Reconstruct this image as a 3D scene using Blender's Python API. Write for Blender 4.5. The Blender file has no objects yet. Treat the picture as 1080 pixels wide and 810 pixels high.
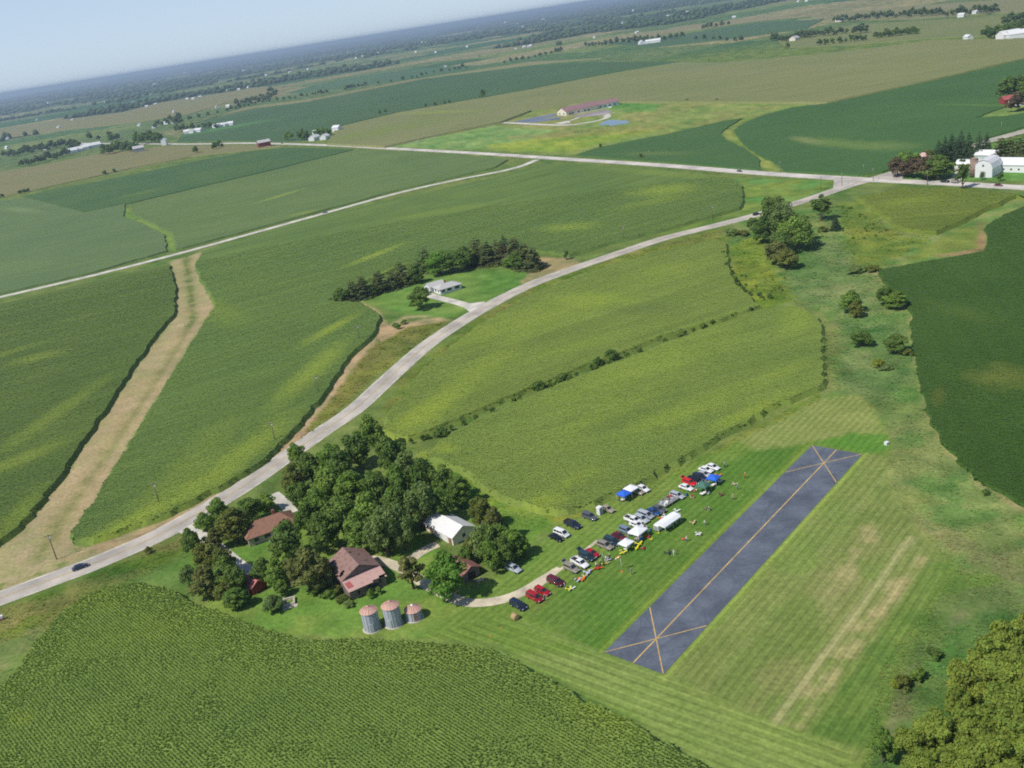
import bpy, bmesh, math, random
import numpy as np
from mathutils import Vector, Matrix, geometry
random.seed(7); RNG = np.random.default_rng(7)
S = bpy.context.scene; C = S.collection
PI = math.pi
# ------------------------------------------------------------------ camera model (level ground, metres)
F, HC = 1000.0, 120.0
PITCH = math.atan(386 / F); ROLL = math.atan(85 / 540)
CR, SR, CP, SP = math.cos(ROLL), math.sin(ROLL), math.cos(PITCH), math.sin(PITCH)
def G(px, py, z=0.0):
    """ground point (at height z) seen at a photograph pixel"""
    x = px - 540; y = 405 - py
    u = x * CR + y * SR; v = -x * SR + y * CR
    fy = F * CP + v * SP; fz = -F * SP + v * CP
    t = (HC - z) / -fz
    return (u * t, fy * t)
def GL(pts, z=0.0): return [G(p[0], p[1], p[2] if len(p) > 2 else z) for p in pts]
def dist(x, y): return math.hypot(x, y)
def ppm(x, y): return F / math.sqrt(x * x + y * y + HC * HC)      # pixels per metre

cam = bpy.data.cameras.new('camera'); co = bpy.data.objects.new('camera', cam); C.objects.link(co)
fw = Vector((0, CP, -SP)); up = Vector((0, SP, CP)); rt = Vector((1, 0, 0))
ix = CR * rt - SR * up; iy = SR * rt + CR * up
M4 = Matrix((ix, iy, -fw)).transposed().to_4x4(); M4.translation = (0, 0, HC)
co.matrix_world = M4
cam.sensor_width = 36; cam.lens = F / 1080 * 36; cam.clip_end = 120000; cam.clip_start = 1
S.camera = co
# ------------------------------------------------------------------ light
SAZ, SEL = math.radians(30), math.radians(51)        # shadows fall towards SAZ
w = bpy.data.worlds.new('World'); S.world = w; w.use_nodes = True
nt = w.node_tree; bg = nt.nodes['Background']
sky = nt.nodes.new('ShaderNodeTexSky'); sky.sky_type = 'NISHITA'; sky.sun_disc = False
sx, sy = -math.cos(SAZ), -math.sin(SAZ)
sky.sun_elevation = SEL; sky.sun_rotation = math.atan2(sx, sy); sky.altitude = 300
sky.air_density = 0.62; sky.dust_density = 0.3; sky.ozone_density = 1.6
# thin bright haze low in the sky
tc = nt.nodes.new('ShaderNodeTexCoord'); sp_ = nt.nodes.new('ShaderNodeSeparateXYZ'); nt.links.new(tc.outputs['Generated'], sp_.inputs[0])
mr_ = nt.nodes.new('ShaderNodeMapRange'); mr_.interpolation_type = 'SMOOTHSTEP'; mr_.inputs[1].default_value = .34; mr_.inputs[2].default_value = -.02; mr_.inputs[3].default_value = 0; mr_.inputs[4].default_value = .8; nt.links.new(sp_.outputs[2], mr_.inputs[0])
mx_ = nt.nodes.new('ShaderNodeMix'); mx_.data_type = 'RGBA'; nt.links.new(mr_.outputs[0], mx_.inputs[0]); nt.links.new(sky.outputs[0], mx_.inputs[6]); mx_.inputs[7].default_value = (3.85, 4.72, 5.75, 1)
nt.links.new(mx_.outputs[2], bg.inputs[0]); bg.inputs[1].default_value = 0.135
sl = bpy.data.lights.new('sun', 'SUN'); so = bpy.data.objects.new('sun', sl); C.objects.link(so)
sl.energy = 4.0; sl.angle = math.radians(0.5); sl.color = (1, 0.95, 0.87)
d = Vector((math.cos(SAZ) * math.cos(SEL), math.sin(SAZ) * math.cos(SEL), -math.sin(SEL)))
so.rotation_euler = d.to_track_quat('-Z', 'Y').to_euler(); so.location = (-60, -40, 200)
S.view_settings.view_transform = 'Standard'; S.view_settings.look = 'None'
S.view_settings.exposure = 0.05; S.view_settings.gamma = 1
S.cycles.max_bounces = 5; S.cycles.diffuse_bounces = 2; S.cycles.glossy_bounces = 2
S.cycles.transmission_bounces = 3; S.cycles.transparent_max_bounces = 6; S.cycles.volume_bounces = 0
S.cycles.use_adaptive_sampling = True; S.cycles.adaptive_threshold = 0.02
S.cycles.use_denoising = False; S.cycles.filter_width = 1.9
# ------------------------------------------------------------------ colour and noise
def lin(c):
    c = c / 255.0
    return c / 12.92 if c <= 0.04045 else ((c + 0.055) / 1.055) ** 2.4
def rgb(r, g, b, k=1.0): return (lin(r) * k, lin(g) * k, lin(b) * k)
_T = np.random.default_rng(3).random((256, 256))
def vn(x, y):
    x = np.asarray(x, float); y = np.asarray(y, float)
    xi = np.floor(x).astype(int); yi = np.floor(y).astype(int); fx = x - xi; fy = y - yi
    fx = fx * fx * (3 - 2 * fx); fy = fy * fy * (3 - 2 * fy)
    a = _T[xi & 255, yi & 255]; b = _T[(xi + 1) & 255, yi & 255]; c = _T[xi & 255, (yi + 1) & 255]; e = _T[(xi + 1) & 255, (yi + 1) & 255]
    return (a * (1 - fx) + b * fx) * (1 - fy) + (c * (1 - fx) + e * fx) * fy
def fbm(x, y, o=4):
    s = 0; a = .5; t = 0
    for i in range(o):
        s = s + a * vn(x * 2 ** i + 17.3 * i, y * 2 ** i + 5.1 * i); t += a; a *= .5
    return s / t
def sstep(a, b, x):
    t = np.clip((x - a) / (b - a), 0, 1); return t * t * (3 - 2 * t)
def terrain(x, y):
    dd = np.hypot(x, y)
    a = 26 * sstep(3600, 9000, dd) + 34 * sstep(9000, 22000, dd)
    return a * (fbm(np.asarray(x) / 2600., np.asarray(y) / 2600., 3) - 0.52) * 2
def inpoly(x, y, P):
    r = np.zeros(x.shape, bool); n = len(P)
    for i in range(n):
        x1, y1 = P[i]; x2, y2 = P[(i + 1) % n]
        if y1 == y2: continue
        c = ((y1 > y) != (y2 > y)) & (x < (x2 - x1) * (y - y1) / (y2 - y1) + x1)
        r ^= c
    return r
def sdist(x, y, P, closed=True):
    """distance to the outline, negative inside"""
    d2 = np.full(x.shape, 1e18); n = len(P)
    for i in range(n if closed else n - 1):
        x1, y1 = P[i]; x2, y2 = P[(i + 1) % n]
        ex, ey = x2 - x1, y2 - y1; L = ex * ex + ey * ey + 1e-9
        t = np.clip(((x - x1) * ex + (y - y1) * ey) / L, 0, 1)
        d2 = np.minimum(d2, (x - x1 - t * ex) ** 2 + (y - y1 - t * ey) ** 2)
    dd = np.sqrt(d2)
    return np.where(inpoly(x, y, P), -dd, dd) if closed else dd
def smooth(P, n=6, closed=False):
    """Catmull-Rom through the points"""
    out = []; N = len(P)
    rng = range(N) if closed else range(N - 1)
    g = (lambda i: P[i % N]) if closed else (lambda i: P[max(0, min(N - 1, i))])
    for i in rng:
        a, b, c, e = [np.array(g(k), float) for k in (i - 1, i, i + 1, i + 2)]
        for j in range(n):
            t = j / n
            out.append(tuple(0.5 * ((2 * b) + (-a + c) * t + (2 * a - 5 * b + 4 * c - e) * t * t + (-a + 3 * b - 3 * c + e) * t ** 3)))
    if not closed: out.append(tuple(P[-1]))
    return out
# ------------------------------------------------------------------ materials
class NT:
    def __init__(s, name):
        s.m = bpy.data.materials.new(name); s.m.use_nodes = True; s.t = s.m.node_tree
        s.b = s.t.nodes['Principled BSDF']; s.b.inputs['Specular IOR Level'].default_value = 0.25
    def n(s, ty, **kw):
        nd = s.t.nodes.new(ty)
        for k, v in kw.items(): setattr(nd, k, v)
        return nd
    def l(s, a, b): s.t.links.new(a, b)
    def val(s, x):
        if hasattr(x, 'links'): return x
        v = s.n('ShaderNodeValue'); v.outputs[0].default_value = x; return v.outputs[0]
    def math(s, op, a, b=None, c=None):
        m = s.n('ShaderNodeMath', operation=op)
        for i, q in enumerate((a, b, c)):
            if q is None: continue
            if hasattr(q, 'links'): s.l(q, m.inputs[i])
            else: m.inputs[i].default_value = q
        return m.outputs[0]
    def mix(s, f, a, b, mode='MIX'):
        m = s.n('ShaderNodeMix', data_type='RGBA', blend_type=mode)
        for q, i in ((f, 0), (a, 6), (b, 7)):
            if hasattr(q, 'links'): s.l(q, m.inputs[i])
            elif i == 0: m.inputs[0].default_value = q
            else: m.inputs[i].default_value = (*q[:3], 1)
        return m.outputs[2]
    def noise(s, vec, scale, detail=3, rough=.55, dist=0):
        q = s.n('ShaderNodeTexNoise'); q.inputs['Scale'].default_value = scale; q.inputs['Detail'].default_value = detail
        q.inputs['Roughness'].default_value = rough; q.inputs['Distortion'].default_value = dist
        if vec is not None: s.l(vec, q.inputs['Vector'])
        return q.outputs['Fac']
    def ramp(s, f, a, b):
        q = s.n('ShaderNodeMapRange'); q.inputs[1].default_value = a; q.inputs[2].default_value = b; s.l(f, q.inputs[0]); q.clamp = True
        return q.outputs[0]
    def pos(s): return s.n('ShaderNodeNewGeometry').outputs['Position']
    def obj(s): return s.n('ShaderNodeTexCoord').outputs['Object']
    def mapv(s, vec, rot=0, sc=(1, 1, 1), lo=(0, 0, 0)):
        q = s.n('ShaderNodeMapping'); q.vector_type = 'POINT'; s.l(vec, q.inputs[0])
        q.inputs['Rotation'].default_value = (0, 0, rot); q.inputs['Scale'].default_value = sc; q.inputs['Location'].default_value = lo
        return q.outputs[0]
    def bump(s, h, st=.4, di=.1):
        q = s.n('ShaderNodeBump'); q.inputs['Strength'].default_value = st; q.inputs['Distance'].default_value = di
        s.l(h, q.inputs['Height']); s.l(q.outputs[0], s.b.inputs['Normal'])
    def col(s, c):
        if hasattr(c, 'links'): s.l(c, s.b.inputs['Base Color'])
        else: s.b.inputs['Base Color'].default_value = (*c, 1)
    def set(s, **kw):
        for k, v in kw.items(): s.b.inputs[k.replace('_', ' ')].default_value = v
_MC = {}
def mat(name, c, rough=.6, metal=0, var=.18, scale=3.0, spec=.25, dirt=None, coat=0):
    """plain surface with mottled wear"""
    if name in _MC: return _MC[name]
    k = NT(name); v = k.obj(); f = k.noise(v, scale, 4)
    a = tuple(x * (1 - var) for x in c); b = tuple(min(1, x * (1 + var)) for x in c)
    cc = k.mix(k.ramp(f, .3, .7), a, b)
    if dirt: cc = k.mix(k.ramp(k.noise(v, scale * .6, 5, .65), .52, .68), cc, dirt)
    k.col(cc); k.set(Roughness=rough, Metallic=metal, Specular_IOR_Level=spec, Coat_Weight=coat)
    _MC[name] = k.m; return k.m
# ------------------------------------------------------------------ mesh builder
class MB:
    def __init__(s): s.v = []; s.f = []; s.mi = []; s.sm = []
    def add(s, vs, fs, mi=0, smooth=False, M=None):
        o = len(s.v)
        s.v += [tuple(M @ Vector(p)) if M is not None else tuple(p) for p in vs]
        s.f += [tuple(o + i for i in f) for f in fs]; s.mi += [mi] * len(fs); s.sm += [smooth] * len(fs)
        return s
    def box(s, c, d, rz=0, M=None, mi=0, taper=1.0):
        x, y, z = d[0] / 2, d[1] / 2, d[2] / 2; t = taper
        P = [(-x, -y, -z), (x, -y, -z), (x, y, -z), (-x, y, -z), (-x * t, -y * t, z), (x * t, -y * t, z), (x * t, y * t, z), (-x * t, y * t, z)]
        ca, sa = math.cos(rz), math.sin(rz)
        P = [(c[0] + p[0] * ca - p[1] * sa, c[1] + p[0] * sa + p[1] * ca, c[2] + p[2]) for p in P]
        return s.add(P, [(0, 3, 2, 1), (4, 5, 6, 7), (0, 1, 5, 4), (1, 2, 6, 5), (2, 3, 7, 6), (3, 0, 4, 7)], mi, False, M)
    def loft(s, rings, cap=True, smooth=True, mi=0, M=None):
        n = len(rings[0]); V = [p for r in rings for p in r]; Fc = []
        for i in range(len(rings) - 1):
            for j in range(n):
                k = (j + 1) % n
                Fc.append((i * n + j, i * n + k, (i + 1) * n + k, (i + 1) * n + j))
        if cap:
            Fc.append(tuple(reversed(range(n)))); Fc.append(tuple((len(rings) - 1) * n + j for j in range(n)))
        return s.add(V, Fc, mi, smooth, M)
    def tube(s, pts, rad, n=8, mi=0, cap=True, smooth=True):
        rings = []; pts = [Vector(p) for p in pts]
        if not hasattr(rad, '__len__'): rad = [rad] * len(pts)
        for i, p in enumerate(pts):
            t = (pts[min(i + 1, len(pts) - 1)] - pts[max(i - 1, 0)]).normalized()
            a = t.orthogonal().normalized() if abs(t.z) > .95 else t.cross(Vector((0, 0, 1))).normalized()
            b = t.cross(a)
            rings.append([tuple(p + rad[i] * (math.cos(q) * a + math.sin(q) * b)) for q in [2 * PI * j / n for j in range(n)]])
        return s.loft(rings, cap, smooth, mi)
    def lathe(s, prof, n=24, c=(0, 0, 0), mi=0, cap=True, smooth=True):
        rings = [[(c[0] + r * math.cos(2 * PI * j / n), c[1] + r * math.sin(2 * PI * j / n), c[2] + z) for j in range(n)] for r, z in prof]
        return s.loft(rings, cap, smooth, mi)
    def prism(s, poly, z0, z1, mi=0, M=None):
        n = len(poly)
        V = [(x, y, z0) for x, y in poly] + [(x, y, z1) for x, y in poly]
        return s.add(V, [tuple(reversed(range(n))), tuple(range(n, 2 * n))] + [(i, (i + 1) % n, n + (i + 1) % n, n + i) for i in range(n)], mi, False, M)
    def mesh(s, name, m):
        me = bpy.data.meshes.new(name); me.from_pydata(s.v, [], s.f)
        for q in (m if isinstance(m, (list, tuple)) else [m]): me.materials.append(q)
        me.polygons.foreach_set('material_index', s.mi); me.polygons.foreach_set('use_smooth', s.sm); me.update()
        return me
    def build(s, name, m, parent=None, loc=None, rz=0):
        return link(name, s.mesh(name, m), parent, loc, rz)
KIDS = {}
def link(name, me, parent=None, loc=None, rz=0):
    o = bpy.data.objects.new(name, me); C.objects.link(o)
    if parent is not None: o.parent = parent; KIDS.setdefault(parent.name, []).append(o)
    if loc is not None: o.location = loc
    if rz: o.rotation_euler = (0, 0, rz)
    return o
def quads(name, V, m, cols=None, k=4):
    """mesh of loose k-gons from an (n*k,3) array"""
    n = len(V); me = bpy.data.meshes.new(name)
    me.vertices.add(n); me.vertices.foreach_set('co', np.ascontiguousarray(V, np.float32).ravel())
    me.loops.add(n); me.loops.foreach_set('vertex_index', np.arange(n, dtype=np.int32))
    me.polygons.add(n // k); me.polygons.foreach_set('loop_start', np.arange(0, n, k, dtype=np.int32))
    try: me.polygons.foreach_set('loop_total', np.full(n // k, k, np.int32))
    except Exception: pass
    me.update(calc_edges=True)
    if cols is not None: setcol(me, cols)
    me.materials.append(m); return me
def setcol(me, cols, name='Col'):
    a = me.color_attributes.new(name, 'FLOAT_COLOR', 'POINT')
    q = np.ones((len(cols), 4), np.float32); q[:, :3] = cols; a.data.foreach_set('color', q.ravel())
def tag(o, label=None, cat=None, group=None, kind=None):
    if label: o['label'] = label
    if cat: o['category'] = cat
    if group: o['group'] = group
    if kind: o['kind'] = kind
    return o
def thing(name, label, cat, loc=(0, 0, 0), rz=0, group=None):
    o = bpy.data.objects.new(name, None); C.objects.link(o); o.empty_display_size = .5
    o.location = loc; o.rotation_euler = (0, 0, rz)
    return tag(o, label, cat, group)
def copy_tree(o, parent=None):
    c = o.copy(); C.objects.link(c)
    if parent is not None: c.parent = parent; KIDS.setdefault(parent.name, []).append(c)
    for ch in list(KIDS.get(o.name, ())): copy_tree(ch, c)
    return c
# ------------------------------------------------------------------ runway frame
RW0 = np.array(G(637, 688)); RW1 = np.array(G(857, 469)); RWB = np.array(G(702, 710))
RU = (RW1 - RW0) / np.linalg.norm(RW1 - RW0); RV = np.array([RU[1], -RU[0]]); RL = np.linalg.norm(RW1 - RW0) * .995; RWW = 13.75
RANG = math.atan2(RU[1], RU[0])
# ------------------------------------------------------------------ ground: one sheet, denser near the place
def logr(a, b, k): return a * (b / a) ** (np.arange(int(math.log(b / a) / math.log(k)) + 1) * math.log(k) / math.log(b / a))
rad = np.unique(np.concatenate([[0, 30, 60], logr(85, 720, 1.0042), logr(723, 6000, 1.013), logr(6100, 60000, 1.06)]))
a1 = np.arange(math.radians(44), math.radians(136), .0032); a2 = np.linspace(math.radians(136), math.radians(404), 60)[1:-1]
ang = np.concatenate([a1, a2]); na, nr = len(ang), len(rad)
RR, AA = np.meshgrid(rad, ang, indexing='ij')
X = RR * np.cos(AA); Y = RR * np.sin(AA); Z = terrain(X, Y); DD = RR
x, y = X.ravel(), Y.ravel(); dd = DD.ravel()
n1 = fbm(x / 3.1, y / 3.1, 3); n2 = fbm(x / 14, y / 14, 4); n3 = fbm(x / 60, y / 60, 3)
col = np.empty((len(x), 3)); GRASS = rgb(104, 122, 62); col[:] = GRASS
fieldn = fbm(x / 25 + 9, y / 25, 4)
def paint(P, c, soft=1.2, wob=1.5, amt=1.0, z=0, c2=None, sc=14, closed=True, width=0):
    """own colour of the ground inside an outline; the edge wanders a little"""
    global col
    Q = np.array(GL(P, z) if not hasattr(P, 'dtype') else P)
    m = soft + wob + width + 2
    k = np.where((x > Q[:, 0].min() - m) & (x < Q[:, 0].max() + m) & (y > Q[:, 1].min() - m) & (y < Q[:, 1].max() + m))[0]
    if not len(k): return
    s = sdist(x[k], y[k], [tuple(q) for q in Q], closed) - width / 2 + (n1[k] - .5) * wob * 2 + (n2[k] - .5) * wob
    f = (sstep(soft, -soft, s) * amt)[:, None]
    c = np.array(c)[None, :]
    if c2 is not None:
        g = sstep(.38, .62, fbm(x[k] / sc + 3, y[k] / sc + 7, 4))[:, None]; c = c * (1 - g) + np.array(c2)[None, :] * g
    col[k] = col[k] * (1 - f) + c * f
BR = rgb(94, 122, 56); OL = rgb(108, 118, 46); EM = rgb(96, 124, 66); TAN = rgb(162, 148, 106); PINK = rgb(168, 151, 114); STRAW = rgb(172, 162, 112)
# far country: patchwork of fields, then the valley floor
ca, sa = math.cos(.5), math.sin(.5)
cx = np.floor((x * ca + y * sa) / 520 + .25 * np.sin(y / 900)); cy = np.floor((-x * sa + y * ca) / 300)
h = np.modf(np.abs(np.sin(cx * 12.9898 + cy * 78.233) * 43758.5453))[0]
pal = np.array([rgb(96, 116, 70), rgb(128, 128, 88), rgb(66, 100, 62), rgb(112, 128, 74), rgb(140, 136, 96), rgb(84, 112, 66)])
fc = pal[(h * 6).astype(int) % 6]; f = sstep(1700, 2100, dd)[:, None]; col = col * (1 - f) + fc * f
# under the valley woods
def wood_cover(px_, py_): return .60 * fbm(px_ / 620 + 4, py_ / 620, 4) + .40 * fbm(px_ / 2300, py_ / 2300 + 2, 3)
WOOD_AZ = ([-30, -22, -12, -4, 6, 14, 22, 30], [2900, 3100, 3500, 3300, 3300, 3900, 5200, 6000])
kf = dd > 2700; wf = sstep(-.012, .012, wood_cover(x[kf], y[kf]) - np.interp(dd[kf], [2500, 3400, 9000, 30000], [.44, .41, .40, .32])) * (dd[kf] > np.interp(np.degrees(np.arctan2(x[kf], y[kf])), *WOOD_AZ)) * (y[kf] > 0)
col[kf] = col[kf] * (1 - wf[:, None]) + np.array(rgb(58, 80, 48))[None] * wf[:, None]
# rough country round the creek
paint([(740, 230), (1080, 200), (1200, 300), (1300, 700), (1080, 650), (1000, 600), (900, 470), (860, 420), (860, 330), (800, 320), (765, 255)], rgb(96, 128, 62), 3, 4, 1, c2=rgb(120, 134, 74), sc=9)
paint([(795, 262), (825, 280), (858, 256), (882, 242), (896, 262), (905, 280), (930, 290), (925, 320), (955, 345), (965, 400), (935, 420), (905, 415), (880, 412), (885, 350), (868, 325), (830, 312), (832, 296)], EM, 4, 6, .95, c2=rgb(112, 130, 76), sc=8)
paint([(766, 262), (800, 248), (823, 290), (838, 318), (800, 331), (776, 302)], rgb(124, 138, 50), 2, 4, .9, c2=rgb(106, 124, 46), sc=7)
paint([(884, 214), (905, 212), (950, 248), (985, 252), (940, 272), (930, 282), (905, 280), (893, 262)], rgb(116, 130, 52), 3, 5, .95, c2=rgb(98, 120, 50), sc=8)
paint([(985, 252), (1030, 238), (1040, 252), (1036, 262), (1000, 268), (950, 277)], rgb(112, 128, 56), 2, 4, .9)
paint([(830, 320), (866, 328), (884, 352), (880, 412), (866, 412), (862, 345)], rgb(112, 128, 66), 2, 4, .9, c2=rgb(126, 132, 76), sc=6)
paint([(925, 430), (985, 440), (1080, 532), (1080, 650), (1010, 600), (940, 520)], rgb(96, 126, 64), 3, 5, .9, c2=rgb(120, 134, 76), sc=8)
paint([(1000, 600), (1100, 560), (1100, 660), (1010, 672), (985, 640)], rgb(104, 126, 58), 3, 4, .9, c2=rgb(118, 126, 76), sc=7)
paint([(905, 815), (955, 705), (1000, 655), (1100, 640), (1150, 900), (905, 900)], rgb(88, 120, 60), 3, 3, .95, c2=rgb(102, 126, 66), sc=6)
paint([(928, 770), (948, 712), (985, 668), (1012, 640), (1022, 650), (985, 684), (955, 728), (940, 775)], rgb(130, 122, 86), 1.6, 3, .5)
paint([(895, 540), (935, 520), (1000, 556), (1080, 610), (1080, 620), (990, 572), (930, 545)], rgb(130, 126, 84), 1.2, 2.5, .4)
for a in ([(962, 300), (966, 345), (972, 390), (985, 440)], [(985, 440), (1010, 488), (1045, 516), (1080, 536)], [(927, 288), (945, 310), (962, 330)]): paint(a, rgb(164, 148, 104), 1.5, 2, .7, closed=False, width=2.5)
paint([(1033, 236), (1042, 250), (1039, 266), (1000, 271), (985, 270), (1030, 262)], rgb(150, 122, 88), 1.5, 2, .9)
# verges
paint([(775, 188), (905, 190), (880, 200), (830, 214), (780, 226)], rgb(92, 134, 64), 3, 5, .95, c2=rgb(112, 134, 58), sc=16)
paint([(700, 244), (780, 222), (830, 214), (820, 222), (700, 252)], rgb(104, 126, 56), 2, 3, .9)
paint([(300, 466), (345, 420), (402, 350), (470, 335), (488, 330), (440, 365), (400, 395), (350, 440), (310, 470)], rgb(112, 118, 52), 2, 4, .95, c2=rgb(116, 118, 60), sc=8)
paint([(395, 455), (420, 402), (490, 345), (560, 302), (640, 272), (760, 240), (770, 256), (640, 288), (560, 318), (480, 366), (410, 440)], rgb(106, 124, 50), 2, 4, .9, c2=rgb(118, 122, 58), sc=8)
paint([(-20, 730), (-20, 650), (100, 604), (190, 566), (205, 580), (150, 606), (90, 634), (45, 680)], rgb(100, 120, 46), 2, 3, .95, c2=rgb(120, 122, 66), sc=7)
paint([(-20, 730), (-20, 680), (40, 665), (52, 668), (20, 705)], rgb(98, 124, 66), 3, 4, .8, c2=rgb(122, 130, 80), sc=5)
paint([(150, 612), (192, 590), (214, 640), (262, 662), (230, 648), (175, 622)], rgb(98, 126, 60), 2, 2, .9)
paint([(430, 470), (460, 478), (520, 512), (565, 540), (600, 545), (575, 565), (545, 590), (500, 560), (480, 520)], rgb(116, 136, 52), 2, 3, .95, c2=rgb(98, 130, 52), sc=6)
paint([(560, 535), (600, 541), (640, 532), (700, 502), (780, 461), (864, 412), (870, 419), (790, 464), (705, 508), (640, 540), (590, 556)], rgb(96, 124, 46), 1.5, 2.5, .95, c2=rgb(128, 138, 54), sc=8)
# waterway and dirt edges
paint([(178, 276), (212, 266), (213, 290), (222, 308), (227, 322), (214, 342), (180, 396), (140, 462), (100, 527), (78, 566), (82, 574), (60, 600), (0, 617), (-40, 624), (-30, 580), (0, 575), (22, 560), (62, 510), (102, 450), (142, 390), (171, 350), (185, 330), (185, 300)], rgb(156, 150, 104), 1.2, 1.5, 1, c2=rgb(166, 152, 114), sc=10)
paint([(196, 270), (201, 310), (205, 335), (190, 365), (150, 425), (105, 490), (60, 556), (40, 590)], rgb(118, 124, 70), 2.5, 2, .6, closed=False, width=6)
paint([(196, 270), (201, 310), (205, 335), (190, 365), (150, 425), (105, 490), (60, 556), (40, 590)], rgb(96, 112, 54), 1, 2, .9, closed=False, width=1.6)
paint([(210, 270), (219, 312), (222, 325), (208, 342), (174, 396), (134, 462), (94, 527), (74, 566)], PINK, 1.5, 1, .8, closed=False, width=3.5)
paint([(190, 350), (140, 425), (90, 505), (50, 570)], rgb(170, 152, 110), 2, 3, .4, closed=False, width=9)
paint([(0, 617), (60, 600), (90, 580), (150, 562), (140, 575), (60, 608), (0, 624)], PINK, 1.5, 2, .9)
paint([(70, 588), (110, 574), (170, 554), (240, 519), (284, 489), (313, 459), (345, 418), (375, 378), (404, 348), (430, 334), (478, 332)], PINK, 1, 1.6, .95, closed=False, width=4.2)
paint([(70, 592), (150, 563), (215, 534), (262, 506), (300, 474), (322, 455)], rgb(160, 140, 104), 1.5, 2.5, .75, closed=False, width=3)
paint([(150, 566), (210, 540), (260, 512)], rgb(120, 96, 70), 1.2, 2, .7, closed=False, width=1.6)
paint([(375, 316), (398, 326), (410, 345), (425, 340), (470, 333), (475, 338), (430, 345), (400, 362), (395, 350), (392, 334)], rgb(170, 150, 112), 1, 1.2, .9)
# house lawn
paint([(378, 318), (420, 300), (470, 285), (560, 285), (586, 292), (560, 300), (515, 320), (497, 332), (470, 336), (430, 332)], rgb(96, 130, 58), 1.5, 2, 1, c2=rgb(110, 138, 64), sc=20)
paint([(562, 282), (570, 272), (602, 271), (614, 277), (590, 286), (560, 298), (548, 300)], rgb(166, 148, 106), 1.2, 2, .9)
paint([(330, 326), (350, 318), (382, 320), (374, 326), (352, 330)], rgb(110, 132, 50), 1, 1, .8)
# meadow by the far school
paint([(405, 155), (530, 130), (562, 117), (640, 108), (872, 109), (800, 121), (760, 127), (705, 140), (605, 163)], rgb(122, 142, 72), 3, 6, 1, c2=rgb(134, 140, 78), sc=45)
paint([(405, 155), (520, 133), (590, 137), (560, 147), (490, 158)], rgb(118, 152, 84), 3, 5, .8)
paint([(510, 153), (640, 138), (700, 136), (640, 150), (600, 161), (540, 160)], rgb(134, 154, 56), 3, 6, .85)
paint([(520, 146), (640, 134), (740, 128), (690, 138), (600, 146)], rgb(140, 134, 76), 3, 6, .5)
paint([(630, 108), (700, 108), (690, 118), (640, 117)], rgb(96, 142, 64), 3, 4, .8)
paint([(785, 124), (802, 121), (770, 136), (778, 146), (800, 158), (826, 181), (806, 180), (800, 165), (785, 155), (764, 143), (762, 139)], rgb(132, 146, 72), 2, 3, 1)
paint([(940, 188), (1100, 192), (1100, 140), (1060, 148), (1000, 172), (950, 178)], rgb(98, 140, 66), 2, 4, 1)
paint([(1028, 125), (1050, 116), (1080, 110), (1100, 126)], rgb(120, 140, 74), 2, 3, 1)
paint([(130, 214), (138, 228), (160, 236), (180, 245), (186, 264), (178, 264), (175, 248), (158, 240), (133, 230), (125, 218)], rgb(120, 146, 70), 2, 2, 1)
# mown turf
TURF = [(470, 676), (440, 674), (500, 635), (545, 600), (590, 552), (680, 513), (780, 464), (868, 421), (884, 417), (905, 417), (932, 445), (937, 470), (935, 515), (950, 545), (1006, 598), (960, 680), (916, 792), (905, 900), (760, 900), (748, 805), (675, 762), (600, 725), (520, 680)]
paint(TURF, rgb(120, 138, 66), 1.2, 1.2, 1, c2=rgb(108, 134, 58), sc=22)
paint([(867, 420), (905, 417), (930, 446), (934, 456), (860, 464), (800, 480), (780, 464)], rgb(132, 142, 78), 1.2, 1.5, .9)
paint([(862, 466), (900, 457), (934, 458), (940, 472), (910, 478)], rgb(92, 136, 52), 1, 1.5, .9)
paint([(190, 582), (215, 640), (262, 660), (300, 671), (350, 674), (440, 675), (470, 664), (500, 636), (560, 602), (576, 576), (500, 620), (440, 560), (360, 560), (260, 530), (212, 545)], rgb(98, 134, 56), 1.5, 2, 1, c2=rgb(110, 136, 60), sc=9)
paint([(452, 672), (470, 645), (500, 628), (560, 600), (590, 580), (560, 640), (520, 670)], rgb(110, 136, 60), 3, 4, .8)
paint([(640, 690), (634, 690), (556, 650), (600, 604), (650, 576), (715, 516), (790, 474), (858, 469)], rgb(86, 120, 48), 2, 2, 1, c2=rgb(98, 126, 54), sc=12)
paint([(565, 642), (620, 592), (690, 544), (735, 500)], rgb(118, 126, 62), 1.5, 2, .5, closed=False, width=2)
paint([(440, 676), (540, 690), (637, 690), (702, 712), (800, 742), (900, 800), (870, 830), (760, 830), (675, 760), (600, 722), (520, 680)], rgb(124, 142, 74), 1.5, 1, .9)
def rp(u, v): return tuple(RW0 + RU * u + RV * v)
def rstrip(u0, u1, v0, v1): return np.array([rp(u0, v0), rp(u1, v0), rp(u1, v1), rp(u0, v1)])
E_ = RWW
paint(rstrip(-2, RL + 1, E_, E_ + 1.6), rgb(140, 156, 76), .6, .6, .9)
paint(rstrip(-2, RL + 1, E_ + 1.6, E_ + 9), rgb(116, 134, 68), .6, .6, .9, c2=rgb(124, 136, 74), sc=14)
paint(rstrip(-2, RL, E_ + 9, E_ + 9.8), rgb(150, 158, 96), .5, .4, .7)
paint(rstrip(-2, RL - 14, E_ + 9.8, E_ + 22), rgb(112, 130, 66), 1.2, 1.5, .9, c2=rgb(120, 132, 72), sc=12)
paint([(893, 556), (935, 520), (1000, 590), (960, 680), (905, 800), (850, 772), (815, 762), (745, 742)], rgb(116, 132, 68), 1.5, 2, .9, c2=rgb(126, 134, 76), sc=10)
paint([(817, 762), (960, 568)], rgb(166, 162, 112), .8, .6, .75, closed=False, width=1.7)
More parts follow.
